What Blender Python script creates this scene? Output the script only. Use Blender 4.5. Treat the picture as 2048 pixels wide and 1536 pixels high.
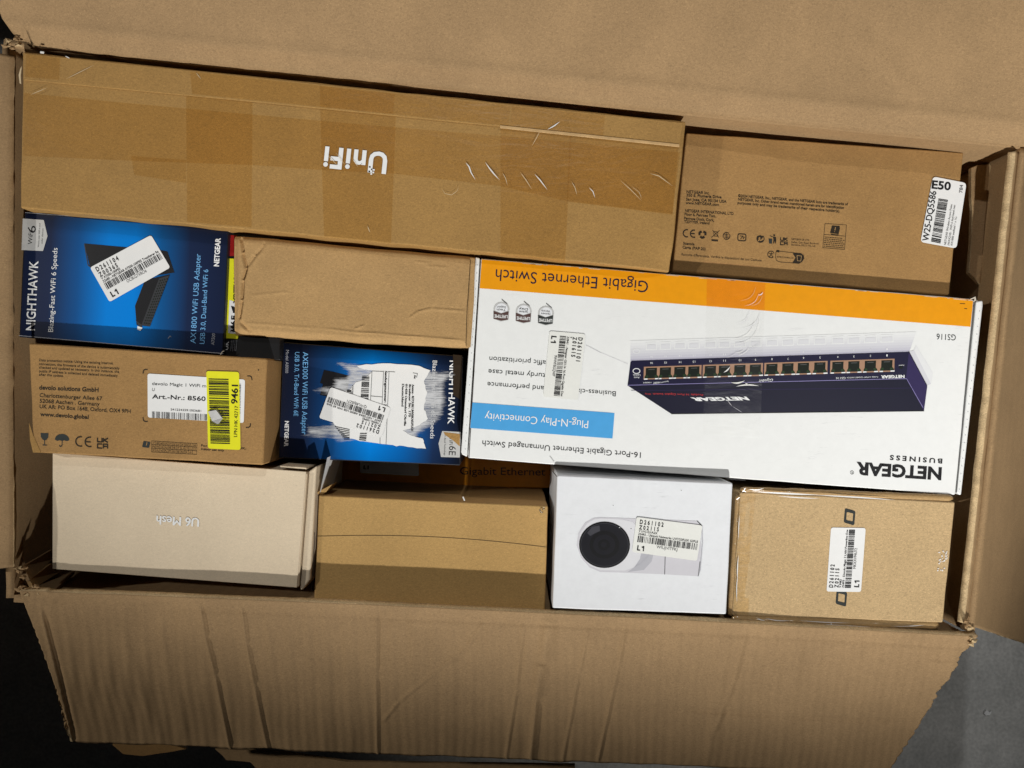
import bpy, bmesh, math, random
from mathutils import Vector, noise, Matrix
random.seed(11)
for o in list(bpy.data.objects): bpy.data.objects.remove(o)
scene = bpy.context.scene
COL = scene.collection
# ------------------------------------------------------------------ camera
D = 0.518                     # metres from the lens down to the rim of the big box
F = 2048 * 26.0 / 36.0        # focal length in photograph pixels
cd = bpy.data.cameras.new('camera'); cam = bpy.data.objects.new('camera', cd); COL.objects.link(cam)
cd.lens = 26.0; cd.sensor_width = 36.0; cd.clip_start = 0.01; cd.clip_end = 50
cam.location = (0, 0, D); cam.rotation_euler = (0, 0, 0)
scene.camera = cam
# ------------------------------------------------------------------ world, lamps, exposure
w = bpy.data.worlds.new('World'); scene.world = w; w.use_nodes = True
w.node_tree.nodes['Background'].inputs[0].default_value = (0.9, 0.95, 1.0, 1)
w.node_tree.nodes['Background'].inputs[1].default_value = 0.0045
scene.view_settings.view_transform = 'Standard'
scene.view_settings.look = 'None'
scene.view_settings.exposure = 0.0
scene.view_settings.gamma = 1.0
def spot(name, loc, target, power, radius, angle, blend, color=(1, 1, 1)):
    l = bpy.data.lights.new(name, 'SPOT'); l.energy = power; l.shadow_soft_size = radius
    l.spot_size = math.radians(angle); l.spot_blend = blend; l.color = color
    o = bpy.data.objects.new(name, l); COL.objects.link(o); o.location = loc
    o.rotation_euler = (Vector(target) - Vector(loc)).to_track_quat('-Z', 'Y').to_euler()
    return o
nl = spot('ceiling_lamp_near', (0.24, -1.46, 1.02), (0.25, 0.335, 0), 158, 0.020, 25.2, 0.80, (1.0, 0.985, 0.95))
nl.scale = (3.0, 1, 1)        # cone shaped wide and low, dimming the near flap like a person's shadow
spot('ceiling_lamp_left', (-1.75, 0.35, 0.95), (0.12, 0.04, 0), 50, 0.02, 40, 0.7, (1.0, 0.97, 0.91))
spot('ceiling_lamp_far', (0.05, 1.35, 1.40), (0.10, 0.05, 0), 30, 0.03, 31, 0.8, (0.97, 0.985, 1.0))
spot('ceiling_lamp_right', (0.75, -0.30, 2.0), (0.62, -0.14, 0), 36, 0.10, 32, 0.95, (1.0, 0.98, 0.95))

# ------------------------------------------------------------------ basic helpers
def W(p, z=0.0):
    "a point of the place that stands at height z under picture point p"
    k = (D - z) / F
    return Vector(((p[0] - 1024) * k, (768 - p[1]) * k, z))
def srgb(r, g, b):
    f = lambda c: (c / 255 / 12.92) if c / 255 <= 0.04045 else ((c / 255 + 0.055) / 1.055) ** 2.4
    return (f(r), f(g), f(b), 1)
def lerp(a, b, t): return tuple(a[i] + (b[i] - a[i]) * t for i in range(len(a)))
def bil(c, s, t):
    return lerp(lerp(c[0], c[1], s), lerp(c[3], c[2], s), t)   # c = TL TR BR BL
def tag(o, label=None, cat=None, group=None, kind=None):
    if label: o['label'] = label
    if cat: o['category'] = cat
    if group: o['group'] = group
    if kind: o['kind'] = kind
    return o
def thing(name, label, cat, px, z, group=None):
    o = bpy.data.objects.new(name, None); COL.objects.link(o)
    o.location = W(px, z); o.empty_display_size = 0.02
    if name == 'adapter_box': group = 'blue adapter boxes'
    if name in ('shipping_carton', 'kraft_carton'): group = 'brown cartons packed in the big box'
    if name == 'switch_box': group = 'switch boxes with orange bands'
    tag(o, label, cat, group)
    return o
def link_mesh(name, me, parent=None):
    o = bpy.data.objects.new(name, me); COL.objects.link(o)
    if parent is not None:
        o.parent = parent
        o.matrix_parent_inverse = Matrix.Translation(parent.location).inverted()   # all meshes are laid out in world metres
    return o
# ------------------------------------------------------------------ materials
MATS = {}
def new_mat(name):
    m = bpy.data.materials.new(name); m.use_nodes = True; MATS[name] = m
    nt = m.node_tree; return m, nt, nt.nodes['Principled BSDF']
def nd(nt, t, **kw):
    n = nt.nodes.new(t)
    for k, v in kw.items():
        if k == 'inp':
            for a, b in v.items(): n.inputs[a].default_value = b
        else: setattr(n, k, v)
    return n
def mixc(nt, fac, a, b, mode='MIX'):
    n = nt.nodes.new('ShaderNodeMix'); n.data_type = 'RGBA'; n.blend_type = mode
    for sock, v in ((0, fac), (6, a), (7, b)):
        if hasattr(v, 'is_linked') or isinstance(v, bpy.types.NodeSocket): nt.links.new(v, n.inputs[sock])
        else: n.inputs[sock].default_value = v
    return n.outputs[2]
def ramp(nt, src, stops):
    r = nt.nodes.new('ShaderNodeValToRGB'); nt.links.new(src, r.inputs[0])
    e = r.color_ramp.elements
    while len(e) < len(stops): e.new(0.5)
    for i, (p, c) in enumerate(stops):
        e[i].position = p; e[i].color = c if len(c) == 4 else (*c, 1)
    return r.outputs[0]
def G(v): return (v, v, v, 1)
def kraft(name, col, flute=None, rough=0.8, bump=0.25, blotch=0.12, fibre=0.16, coat=0.0, speck=0.5):
    m, nt, b = new_mat(name); L = nt.links.new
    tc = nd(nt, 'ShaderNodeTexCoord')
    mp = nd(nt, 'ShaderNodeMapping'); mp.inputs['Scale'].default_value = (700, 1150, 900); L(tc.outputs['Object'], mp.inputs[0])
    fib = nd(nt, 'ShaderNodeTexNoise', inp={'Scale': 1.0, 'Detail': 3.0, 'Roughness': 0.65, 'Distortion': 1.2}); L(mp.outputs[0], fib.inputs['Vector'])
    big = nd(nt, 'ShaderNodeTexNoise', inp={'Scale': 22.0, 'Detail': 4.0, 'Roughness': 0.6}); L(tc.outputs['Object'], big.inputs['Vector'])
    dots = nd(nt, 'ShaderNodeTexVoronoi', inp={'Scale': 420.0, 'Randomness': 1.0}); L(tc.outputs['Object'], dots.inputs['Vector'])
    c = mixc(nt, 1.0, (*col, 1), ramp(nt, fib.outputs['Fac'], [(0.28, G(1 - fibre * 1.5)), (0.5, G(1.0)), (0.74, G(1 + fibre * 1.6))]), 'MULTIPLY')
    c = mixc(nt, 1.0, c, ramp(nt, big.outputs['Fac'], [(0.3, G(1 - blotch)), (0.7, G(1 + blotch * 0.6))]), 'MULTIPLY')
    # a few dark and pale flecks of pulp
    n2 = nd(nt, 'ShaderNodeTexNoise', inp={'Scale': 300.0, 'Detail': 0.0}); L(tc.outputs['Object'], n2.inputs['Vector'])
    fl = nd(nt, 'ShaderNodeMath', operation='MULTIPLY'); L(ramp(nt, dots.outputs['Distance'], [(0.0, G(1)), (0.22, G(0))]), fl.inputs[0])
    L(ramp(nt, n2.outputs['Fac'], [(0.66, G(0)), (0.70, G(speck))]), fl.inputs[1])
    c = mixc(nt, fl.outputs[0], c, (col[0] * 1.9, col[1] * 1.9, col[2] * 1.9, 1))
    fl2 = nd(nt, 'ShaderNodeMath', operation='MULTIPLY'); L(ramp(nt, dots.outputs['Distance'], [(0.0, G(1)), (0.2, G(0))]), fl2.inputs[0])
    L(ramp(nt, n2.outputs['Fac'], [(0.27, G(speck)), (0.30, G(0))]), fl2.inputs[1])
    c = mixc(nt, fl2.outputs[0], c, (col[0] * 0.3, col[1] * 0.3, col[2] * 0.3, 1))
    L(c, b.inputs['Base Color'])
    b.inputs['Roughness'].default_value = rough
    b.inputs['Specular IOR Level'].default_value = 0.25
    b.inputs['Coat Weight'].default_value = coat; b.inputs['Coat Roughness'].default_value = 0.12
    bp = nd(nt, 'ShaderNodeBump', inp={'Strength': bump, 'Distance': 0.0004}); L(fib.outputs['Fac'], bp.inputs['Height'])
    if flute:
        # soft relief of the corrugated core: direction, period (m), strength
        ang, per, st = flute
        m2 = nd(nt, 'ShaderNodeMapping'); m2.inputs['Rotation'].default_value = (0, 0, ang); L(tc.outputs['Object'], m2.inputs[0])
        wv = nd(nt, 'ShaderNodeTexWave', inp={'Scale': 1.0 / per / 3.1416 * 1.1, 'Distortion': 5.0, 'Detail': 2.0, 'Detail Scale': 0.25}); L(m2.outputs[0], wv.inputs['Vector'])
        n3 = nd(nt, 'ShaderNodeTexNoise', inp={'Scale': 1.0, 'Detail': 2.0}); m3 = nd(nt, 'ShaderNodeMapping'); m3.inputs['Scale'].default_value = (70, 6, 6); L(m2.outputs[0], m3.inputs[0]); L(m3.outputs[0], n3.inputs['Vector'])
        ad = nd(nt, 'ShaderNodeMath', operation='MULTIPLY_ADD'); L(n3.outputs['Fac'], ad.inputs[0]); ad.inputs[1].default_value = 2.2; L(wv.outputs['Fac'], ad.inputs[2])
        bp2 = nd(nt, 'ShaderNodeBump', inp={'Strength': st, 'Distance': 0.0008}); L(ad.outputs[0], bp2.inputs['Height']); L(bp.outputs[0], bp2.inputs['Normal'])
        L(bp2.outputs[0], b.inputs['Normal'])
    else: L(bp.outputs[0], b.inputs['Normal'])
    return m
def flat(name, col, rough=0.45, spec=0.4, var=0.05, scuff=0.0, metal=0.0, coat=0.0):
    m, nt, b = new_mat(name); L = nt.links.new
    tc = nd(nt, 'ShaderNodeTexCoord')
    n = nd(nt, 'ShaderNodeTexNoise', inp={'Scale': 160.0, 'Detail': 5.0, 'Roughness': 0.65}); L(tc.outputs['Object'], n.inputs['Vector'])
    c = mixc(nt, 1.0, (*col[:3], 1), ramp(nt, n.outputs['Fac'], [(0.3, G(1 - var)), (0.7, G(1 + var))]), 'MULTIPLY')
    if scuff:
        mp = nd(nt, 'ShaderNodeMapping'); mp.inputs['Scale'].default_value = (60, 420, 60); mp.inputs['Rotation'].default_value = (0, 0, 0.08); L(tc.outputs['Object'], mp.inputs[0])
        s = nd(nt, 'ShaderNodeTexNoise', inp={'Scale': 1.0, 'Detail': 6.0, 'Roughness': 0.7}); L(mp.outputs[0], s.inputs['Vector'])
        k = nd(nt, 'ShaderNodeTexNoise', inp={'Scale': 26.0, 'Detail': 3.0}); L(tc.outputs['Object'], k.inputs['Vector'])
        mu = nd(nt, 'ShaderNodeMath', operation='MULTIPLY')
        L(ramp(nt, s.outputs['Fac'], [(0.60, G(0)), (0.70, G(scuff))]), mu.inputs[0]); L(ramp(nt, k.outputs['Fac'], [(0.5, G(0)), (0.62, G(1))]), mu.inputs[1])
        c = mixc(nt, mu.outputs[0], c, (0.33, 0.33, 0.35, 1))
    L(c, b.inputs['Base Color'])
    b.inputs['Roughness'].default_value = rough; b.inputs['Specular IOR Level'].default_value = spec; b.inputs['Metallic'].default_value = metal
    b.inputs['Coat Weight'].default_value = coat; b.inputs['Coat Roughness'].default_value = 0.15
    bp = nd(nt, 'ShaderNodeBump', inp={'Strength': 0.06, 'Distance': 0.0004}); L(n.outputs['Fac'], bp.inputs['Height']); L(bp.outputs[0], b.inputs['Normal'])
    return m
K = (0.40, 0.245, 0.112)
kraft('kraft_outer', (0.335, 0.215, 0.107), flute=(0.06, 0.012, 0.10), blotch=0.10)
kraft('kraft_fluted', (0.335, 0.215, 0.107), flute=(0.0, 0.0075, 0.26), blotch=0.10)
kraft('kraft_long', (0.36, 0.207, 0.066), fibre=0.17, blotch=0.10)
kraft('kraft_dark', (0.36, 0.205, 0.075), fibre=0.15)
kraft('kraft_plain', (0.42, 0.26, 0.11), fibre=0.15, blotch=0.09)
kraft('kraft_gold', (0.47, 0.29, 0.105), fibre=0.14, blotch=0.06)
kraft('kraft_light', (0.52, 0.365, 0.19), fibre=0.2, blotch=0.06, speck=0.7)
kraft('kraft_taped', (0.42, 0.27, 0.12), rough=0.4, coat=1.0, bump=0.5)
kraft('beige_card', (0.72, 0.595, 0.43), fibre=0.07, blotch=0.05, rough=0.6, bump=0.12, speck=0.35)
kraft('torn_edge', (0.55, 0.40, 0.22), fibre=0.25, bump=0.8)
flat('white_card', (0.80, 0.81, 0.80), 0.5, 0.35, 0.02, scuff=0.35)
flat('white_card_cool', (0.76, 0.775, 0.80), 0.5, 0.35, 0.03, scuff=0.3)
flat('sticker_white', (0.80, 0.80, 0.79), 0.55, 0.3, 0.02)
flat('sticker_cream', (0.77, 0.775, 0.735), 0.5, 0.3, 0.02)
flat('sticker_yellow', (0.76, 0.74, 0.02), 0.5, 0.3, 0.04)
flat('ink_black', (0.012, 0.012, 0.013), 0.5, 0.3, 0.1)
flat('ink_brown', (0.03, 0.022, 0.014), 0.6, 0.2, 0.2)
flat('ink_grey', (0.035, 0.04, 0.038), 0.6, 0.2, 0.1)
flat('ink_mid', (0.12, 0.12, 0.12), 0.6, 0.2, 0.1)
flat('ink_white', (0.82, 0.83, 0.83), 0.5, 0.3, 0.04)
flat('ink_dim', (0.35, 0.36, 0.40), 0.5, 0.3, 0.04)
flat('ink_lightblue', (0.17, 0.44, 0.78), 0.45, 0.3, 0.04)
flat('ink_red', (0.55, 0.05, 0.05), 0.5, 0.3, 0.04)
flat('print_orange', (0.80, 0.315, 0.002), 0.42, 0.4, 0.04)
flat('print_blue', (0.075, 0.36, 0.72), 0.42, 0.4, 0.03)
flat('print_silver', (0.52, 0.52, 0.51), 0.35, 0.5, 0.08)
flat('print_black', (0.008, 0.008, 0.010), 0.45, 0.35, 0.05)
flat('print_grille', (0.035, 0.037, 0.042), 0.45, 0.35, 0.05)
flat('print_navy', (0.011, 0.010, 0.036), 0.4, 0.4, 0.05)
flat('print_navy_top', (0.010, 0.010, 0.026), 0.4, 0.4, 0.05)
flat('print_purple', (0.030, 0.021, 0.085), 0.4, 0.4, 0.05)
flat('print_lavender', (0.28, 0.25, 0.5), 0.4, 0.4, 0.05)
flat('print_tan', (0.38, 0.22, 0.14), 0.45, 0.4, 0.05)
flat('print_port', (0.006, 0.010, 0.006), 0.45, 0.4, 0.05)
flat('print_green', (0.018, 0.045, 0.015), 0.45, 0.4, 0.05)
flat('print_maroon', (0.09, 0.05, 0.045), 0.45, 0.4, 0.1)
flat('print_lens', (0.013, 0.013, 0.017), 0.35, 0.35, 0.12)
flat('print_lens_rim', (0.004, 0.004, 0.005), 0.4, 0.4, 0.05)
flat('print_lens_glint', (0.05, 0.05, 0.06), 0.4, 0.4, 0.05)
flat('print_camera_shell', (0.60, 0.59, 0.63), 0.5, 0.35, 0.02)
flat('print_camera_face', (0.69, 0.69, 0.72), 0.5, 0.35, 0.02)
flat('print_camera_shade', (0.45, 0.45, 0.49), 0.5, 0.35, 0.02)
flat('dark_card', (0.010, 0.013, 0.022), 0.4, 0.4, 0.1)
flat('black_card', (0.010, 0.010, 0.011), 0.4, 0.4, 0.1)
flat('red_card', (0.30, 0.012, 0.012), 0.4, 0.4, 0.1)
flat('orange_card', (0.62, 0.22, 0.006), 0.45, 0.4, 0.08)
flat('slit', (0.03, 0.02, 0.012), 0.9, 0.1, 0.1)
flat('pale_edge', (0.62, 0.56, 0.46), 0.7, 0.2, 0.2)
flat('kraft_crease', (0.52, 0.34, 0.16), 0.7, 0.2, 0.15)
for i in range(8):
    t = i / 7.0
    flat('print_fade_%s' % 'abcdefgh'[i], tuple(a + (b - a) * t ** 0.65 for a, b in zip((0.46, 0.45, 0.54), (0.78, 0.79, 0.79))), 0.5, 0.35, 0.01)
def tape_mat(name, tint, alpha_gloss=0.22, rough=0.16, wr=0.5, scale=60):
    m = bpy.data.materials.new(name); m.use_nodes = True; MATS[name] = m
    nt = m.node_tree; nt.nodes.clear(); L = nt.links.new
    out = nd(nt, 'ShaderNodeOutputMaterial'); tr = nd(nt, 'ShaderNodeBsdfTransparent'); tr.inputs[0].default_value = (*tint, 1)
    gl = nd(nt, 'ShaderNodeBsdfGlossy'); gl.inputs['Roughness'].default_value = rough; gl.inputs['Color'].default_value = (0.9, 0.9, 0.9, 1)
    tc = nd(nt, 'ShaderNodeTexCoord'); mp = nd(nt, 'ShaderNodeMapping'); mp.inputs['Scale'].default_value = (scale, scale * 3.2, scale); mp.inputs['Rotation'].default_value = (0, 0, 0.9)
    L(tc.outputs['Object'], mp.inputs[0])
    n = nd(nt, 'ShaderNodeTexNoise', inp={'Scale': 1.0, 'Detail': 3.0, 'Distortion': 1.5}); L(mp.outputs[0], n.inputs['Vector'])
    bp = nd(nt, 'ShaderNodeBump', inp={'Strength': wr, 'Distance': 0.004}); L(n.outputs['Fac'], bp.inputs['Height']); L(bp.outputs[0], gl.inputs['Normal'])
    mx = nd(nt, 'ShaderNodeMixShader'); mx.inputs[0].default_value = alpha_gloss; L(tr.outputs[0], mx.inputs[1]); L(gl.outputs[0], mx.inputs[2]); L(mx.outputs[0], out.inputs[0])
    return m
tape_mat('tape_amber', (0.975, 0.93, 0.82), 0.035, 0.30, 0.10, 30)
tape_mat('tape_clear', (0.992, 0.992, 0.990), 0.018, 0.25, 0.12, 25)
tape_mat('tape_clear_red', (1.0, 0.90, 0.95), 0.015, 0.25, 0.12, 25)
m, nt, b = new_mat('glare_chip_white'); b.inputs['Base Color'].default_value = (0.85, 0.84, 0.82, 1); b.inputs['Roughness'].default_value = 0.15; b.inputs['Specular IOR Level'].default_value = 1.0  # near-white for painted highlights on wrinkled tape, also for white chips
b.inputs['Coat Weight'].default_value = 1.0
m, nt, b = new_mat('glare_tape_soft'); b.inputs['Base Color'].default_value = (0.62, 0.5, 0.33, 1); b.inputs['Roughness'].default_value = 0.2  # weaker painted tape highlights, also a torn bit of tape
# printed blue gradient fronts: u runs along the reading width of the card
def gradient_mat(name, stops, vstops, noise_amt=0.02):
    m, nt, b = new_mat(name); L = nt.links.new
    uv = nd(nt, 'ShaderNodeUVMap'); sp = nd(nt, 'ShaderNodeSeparateXYZ'); L(uv.outputs[0], sp.inputs[0])
    a = ramp(nt, sp.outputs[0], stops); v = ramp(nt, sp.outputs[1], vstops)
    c = mixc(nt, 1.0, a, v, 'MULTIPLY'); L(c, b.inputs['Base Color'])
    b.inputs['Roughness'].default_value = 0.3; b.inputs['Specular IOR Level'].default_value = 0.25
    return m
NV = (0.010, 0.016, 0.045); BL = (0.001, 0.22, 0.74)
gradient_mat('blue_front', [(0.0, NV), (0.13, (0.012, 0.022, 0.065)), (0.27, (0.006, 0.085, 0.29)), (0.42, BL), (0.55, BL), (0.68, (0.006, 0.095, 0.30)), (0.82, (0.012, 0.024, 0.07)), (1.0, NV)],
             [(0.0, G(0.45)), (0.15, G(0.9)), (0.4, G(1.0)), (0.88, G(1.0)), (1.0, G(0.7))])
gradient_mat('blue_front_second', [(0.0, (0.008, 0.012, 0.03)), (0.13, (0.010, 0.018, 0.05)), (0.3, (0.006, 0.07, 0.24)), (0.5, BL), (0.68, (0.003, 0.13, 0.46)), (0.85, (0.012, 0.03, 0.09)), (1.0, (0.006, 0.008, 0.016))],
             [(0.0, G(0.25)), (0.12, G(0.8)), (0.45, G(0.9)), (0.8, G(1.1)), (1.0, G(0.8))])
# scraped paper residue left by a torn address label
m, nt, b = new_mat('paper_residue'); L = nt.links.new
tc = nd(nt, 'ShaderNodeTexCoord'); mp = nd(nt, 'ShaderNodeMapping'); mp.inputs['Scale'].default_value = (110, 1500, 300); L(tc.outputs['Object'], mp.inputs[0])
n1 = nd(nt, 'ShaderNodeTexNoise', inp={'Scale': 1.0, 'Detail': 6.0, 'Roughness': 0.7}); L(mp.outputs[0], n1.inputs['Vector'])
mp2 = nd(nt, 'ShaderNodeMapping'); mp2.inputs['Scale'].default_value = (60, 120, 60); L(tc.outputs['Object'], mp2.inputs[0])
n2 = nd(nt, 'ShaderNodeTexNoise', inp={'Scale': 1.0, 'Detail': 3.0}); L(mp2.outputs[0], n2.inputs['Vector'])
ad = nd(nt, 'ShaderNodeMath', operation='MULTIPLY_ADD'); L(n2.outputs['Fac'], ad.inputs[0]); ad.inputs[1].default_value = 0.45; L(n1.outputs['Fac'], ad.inputs[2])
uv = nd(nt, 'ShaderNodeAttribute', attribute_name='edge'); ad2 = nd(nt, 'ShaderNodeMath', operation='ADD'); L(ad.outputs[0], ad2.inputs[0]); L(uv.outputs['Fac'], ad2.inputs[1])
al = ramp(nt, ad2.outputs[0], [(0.0, G(0)), (0.44, G(0)), (0.80, G(0.92))]); L(al, b.inputs['Alpha'])
b.inputs['Base Color'].default_value = (0.60, 0.61, 0.63, 1); b.inputs['Roughness'].default_value = 0.8
# concrete floor
m, nt, b = new_mat('concrete'); L = nt.links.new
tc = nd(nt, 'ShaderNodeTexCoord')
n1 = nd(nt, 'ShaderNodeTexNoise', inp={'Scale': 14.0, 'Detail': 8.0, 'Roughness': 0.7}); L(tc.outputs['Object'], n1.inputs['Vector'])
n2 = nd(nt, 'ShaderNodeTexNoise', inp={'Scale': 240.0, 'Detail': 3.0}); L(tc.outputs['Object'], n2.inputs['Vector'])
vo = nd(nt, 'ShaderNodeTexVoronoi', inp={'Scale': 70.0}); L(tc.outputs['Object'], vo.inputs['Vector'])
c = mixc(nt, 1.0, ramp(nt, n1.outputs['Fac'], [(0.3, (0.42, 0.42, 0.40)), (0.7, (0.64, 0.63, 0.60))]), ramp(nt, n2.outputs['Fac'], [(0.3, G(0.85)), (0.7, G(1.12))]), 'MULTIPLY')
c = mixc(nt, ramp(nt, vo.outputs['Distance'], [(0.05, G(0.6)), (0.14, G(0))]), c, (0.42, 0.43, 0.44, 1)); L(c, b.inputs['Base Color'])
b.inputs['Roughness'].default_value = 0.6
M = MATS
# ------------------------------------------------------------------ flat print collected per part
SHEETS = {}          # (parent name, part name) -> dict
FONT_JOBS = []
LAY = 0.00016
EACH = {'packing_tape', 'tape_glare_marks', 'edge_wear', 'printed_bands'}
class Part:
    "one mesh part made of flat pieces of print; cut() starts the next part of the same name"
    def __init__(self, parent, name, z, each=None):
        self.parent = parent; self.name = name; self.z = z; self.each = name in EACH if each is None else each; self.cur = self
        self.v = []; self.f = []; self.m = []; self.mats = []; self.fn = None
        PARTS.append(self)
    def mi(self, mat):
        if mat not in self.mats: self.mats.append(mat)
        return self.mats.index(mat)
    def cut(self):
        if self.cur.v: self.cur = Part(self.parent, self.name, self.z, False)
    def poly(self, pts, mat, lay=1, inner=False):
        if self.each and not inner: self.cut()
        if self.cur is not self: self.cur.poly(pts, mat, lay); return self
        z = self.z + lay * LAY
        a = sum(pts[i][0] * pts[(i + 1) % len(pts)][1] - pts[(i + 1) % len(pts)][0] * pts[i][1] for i in range(len(pts)))
        if a > 0: pts = pts[::-1]
        s = len(self.v); self.v += [W(p, z) for p in pts]; self.f.append(list(range(s, s + len(pts)))); self.m.append(self.mi(mat))
        return self
    def line(self, pts, wd, mat, lay=1, taper=False):
        if self.each: self.cut()
        n = len(pts)
        for i in range(n - 1):
            a, b = pts[i], pts[i + 1]; dx, dy = b[0] - a[0], b[1] - a[1]; l = math.hypot(dx, dy) or 1
            w0 = wd; w1 = wd
            if taper:
                w0 = wd * math.sin(math.pi * (i + 0.08) / (n - 1 + 0.16)) ; w1 = wd * math.sin(math.pi * (i + 1.08) / (n - 1 + 0.16))
            nx, ny = -dy / l / 2, dx / l / 2
            e = 0 if taper else min(wd * 0.2, 0.5)
            ex, ey = dx / l * e, dy / l * e
            self.poly([(a[0] + nx * w0 - ex, a[1] + ny * w0 - ey), (b[0] + nx * w1 + ex, b[1] + ny * w1 + ey), (b[0] - nx * w1 + ex, b[1] - ny * w1 + ey), (a[0] - nx * w0 - ex, a[1] - ny * w0 - ey)], mat, lay + 0.02 * (i % 2), True)
        return self
    def loop(self, pts, wd, mat, lay=1): return self.line(list(pts) + [pts[0]], wd, mat, lay)
    def text(self, s, p0, p1, cap, mat, lay=1, bold=0.0, spacing=1.0, shear=0.0):
        FONT_JOBS.append((Part(self.parent, 'lettering' if self.name != 'printed_picture' else 'printed_lettering', self.z, False) if self.name not in ('printed_badge', 'printed_badges', 'printed_symbols') else self.cur, s, p0, p1, cap, mat, lay, bold, spacing, shear)); return self
    def bars(self, q, mat, seed=1, n=46, lay=1, fade=0):
        "bars across the quad q = TL TR BR BL, stacked from TL to TR"
        r = random.Random(seed); ws = [r.choice((1, 1, 1, 2, 2, 3)) for _ in range(2 * n + 1)]; T = sum(ws); x = 0
        for i, wv in enumerate(ws):
            if i % 2 == 0:
                a, b = x / T, (x + wv) / T
                self.poly([bil(q, a, 0), bil(q, b, 0), bil(q, b, 1), bil(q, a, 1)], mat, lay)
            x += wv
        return self
PARTS = []
def circ(cx, cy, rx, ry=None, n=24, a0=0, a1=2 * math.pi, rot=0.0):
    ry = rx if ry is None else ry; o = []
    full = abs(a1 - a0 - 2 * math.pi) < 1e-6
    for i in range(n if full else n + 1):
        a = a0 + (a1 - a0) * i / n; x, y = rx * math.cos(a), ry * math.sin(a)
        o.append((cx + x * math.cos(rot) - y * math.sin(rot), cy + x * math.sin(rot) + y * math.cos(rot)))
    return o
def rrect(q, r, n=5):
    "rounded quad, r in pixels"
    out = []; c = [Vector(p) for p in q]
    for i in range(4):
        p = c[i]; a = (c[i - 1] - p).normalized(); b = (c[(i + 1) % 4] - p).normalized()
        for k in range(n + 1):
            t = k / n; s0 = p + a * r; s1 = p + b * r
            out.append(tuple((1 - t) ** 2 * s0 + 2 * t * (1 - t) * p + t * t * s1))
    return out
def finish_mesh(name, verts, faces, mats, midx=None, parent=None, smooth=False, solid=0.0):
    me = bpy.data.meshes.new(name); me.from_pydata([tuple(v) for v in verts], [], faces)
    for mm in mats: me.materials.append(M[mm])
    if midx: me.polygons.foreach_set('material_index', midx)
    me.update()
    if smooth: me.polygons.foreach_set('use_smooth', [True] * len(me.polygons))
    return link_mesh(name, me, parent)
def slab(parent, name, pts, z, th, mat, bevel=0.0, side=None):
    "a plate with outline pts (picture points) whose upper face is at z"
    a = sum(pts[i][0] * pts[(i + 1) % len(pts)][1] - pts[(i + 1) % len(pts)][0] * pts[i][1] for i in range(len(pts)))
    if a > 0: pts = pts[::-1]
    n = len(pts); top = [W(p, z) for p in pts]; bot = [Vector((v.x, v.y, z - th)) for v in top]
    fs = [list(range(n)), list(range(2 * n - 1, n - 1, -1))] + [[i, i + n, (i + 1) % n + n, (i + 1) % n] for i in range(n)]
    mats = [mat] + ([side] if side else []); mi = [0, 0] + [1 if side else 0] * n
    o = finish_mesh(name, top + bot, fs, mats, mi, parent)
    if bevel:
        b = o.modifiers.new('soft_edges', 'BEVEL'); b.width = bevel; b.segments = 2; b.limit_method = 'ANGLE'; b.angle_limit = math.radians(50)
    return o
def ridge(p, a, b, wd):
    "0..1 how near p is to the crease a-b, and which side"
    ax, ay = a; bx, by = b; dx, dy = bx - ax, by - ay; L2 = dx * dx + dy * dy
    t = max(0, min(1, ((p[0] - ax) * dx + (p[1] - ay) * dy) / L2)); cx, cy = ax + dx * t, ay + dy * t
    d = math.hypot(p[0] - cx, p[1] - cy)
    if d > wd * 3: return 0.0, 0.0
    sgn = 1 if (dx * (p[1] - ay) - dy * (p[0] - ax)) > 0 else -1
    fade = min(1, min(t, 1 - t) * 8 + 0.15)
    return math.exp(-(d / wd) ** 2) * fade, sgn * math.exp(-(d / wd) ** 2) * (d / wd) * fade
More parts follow.
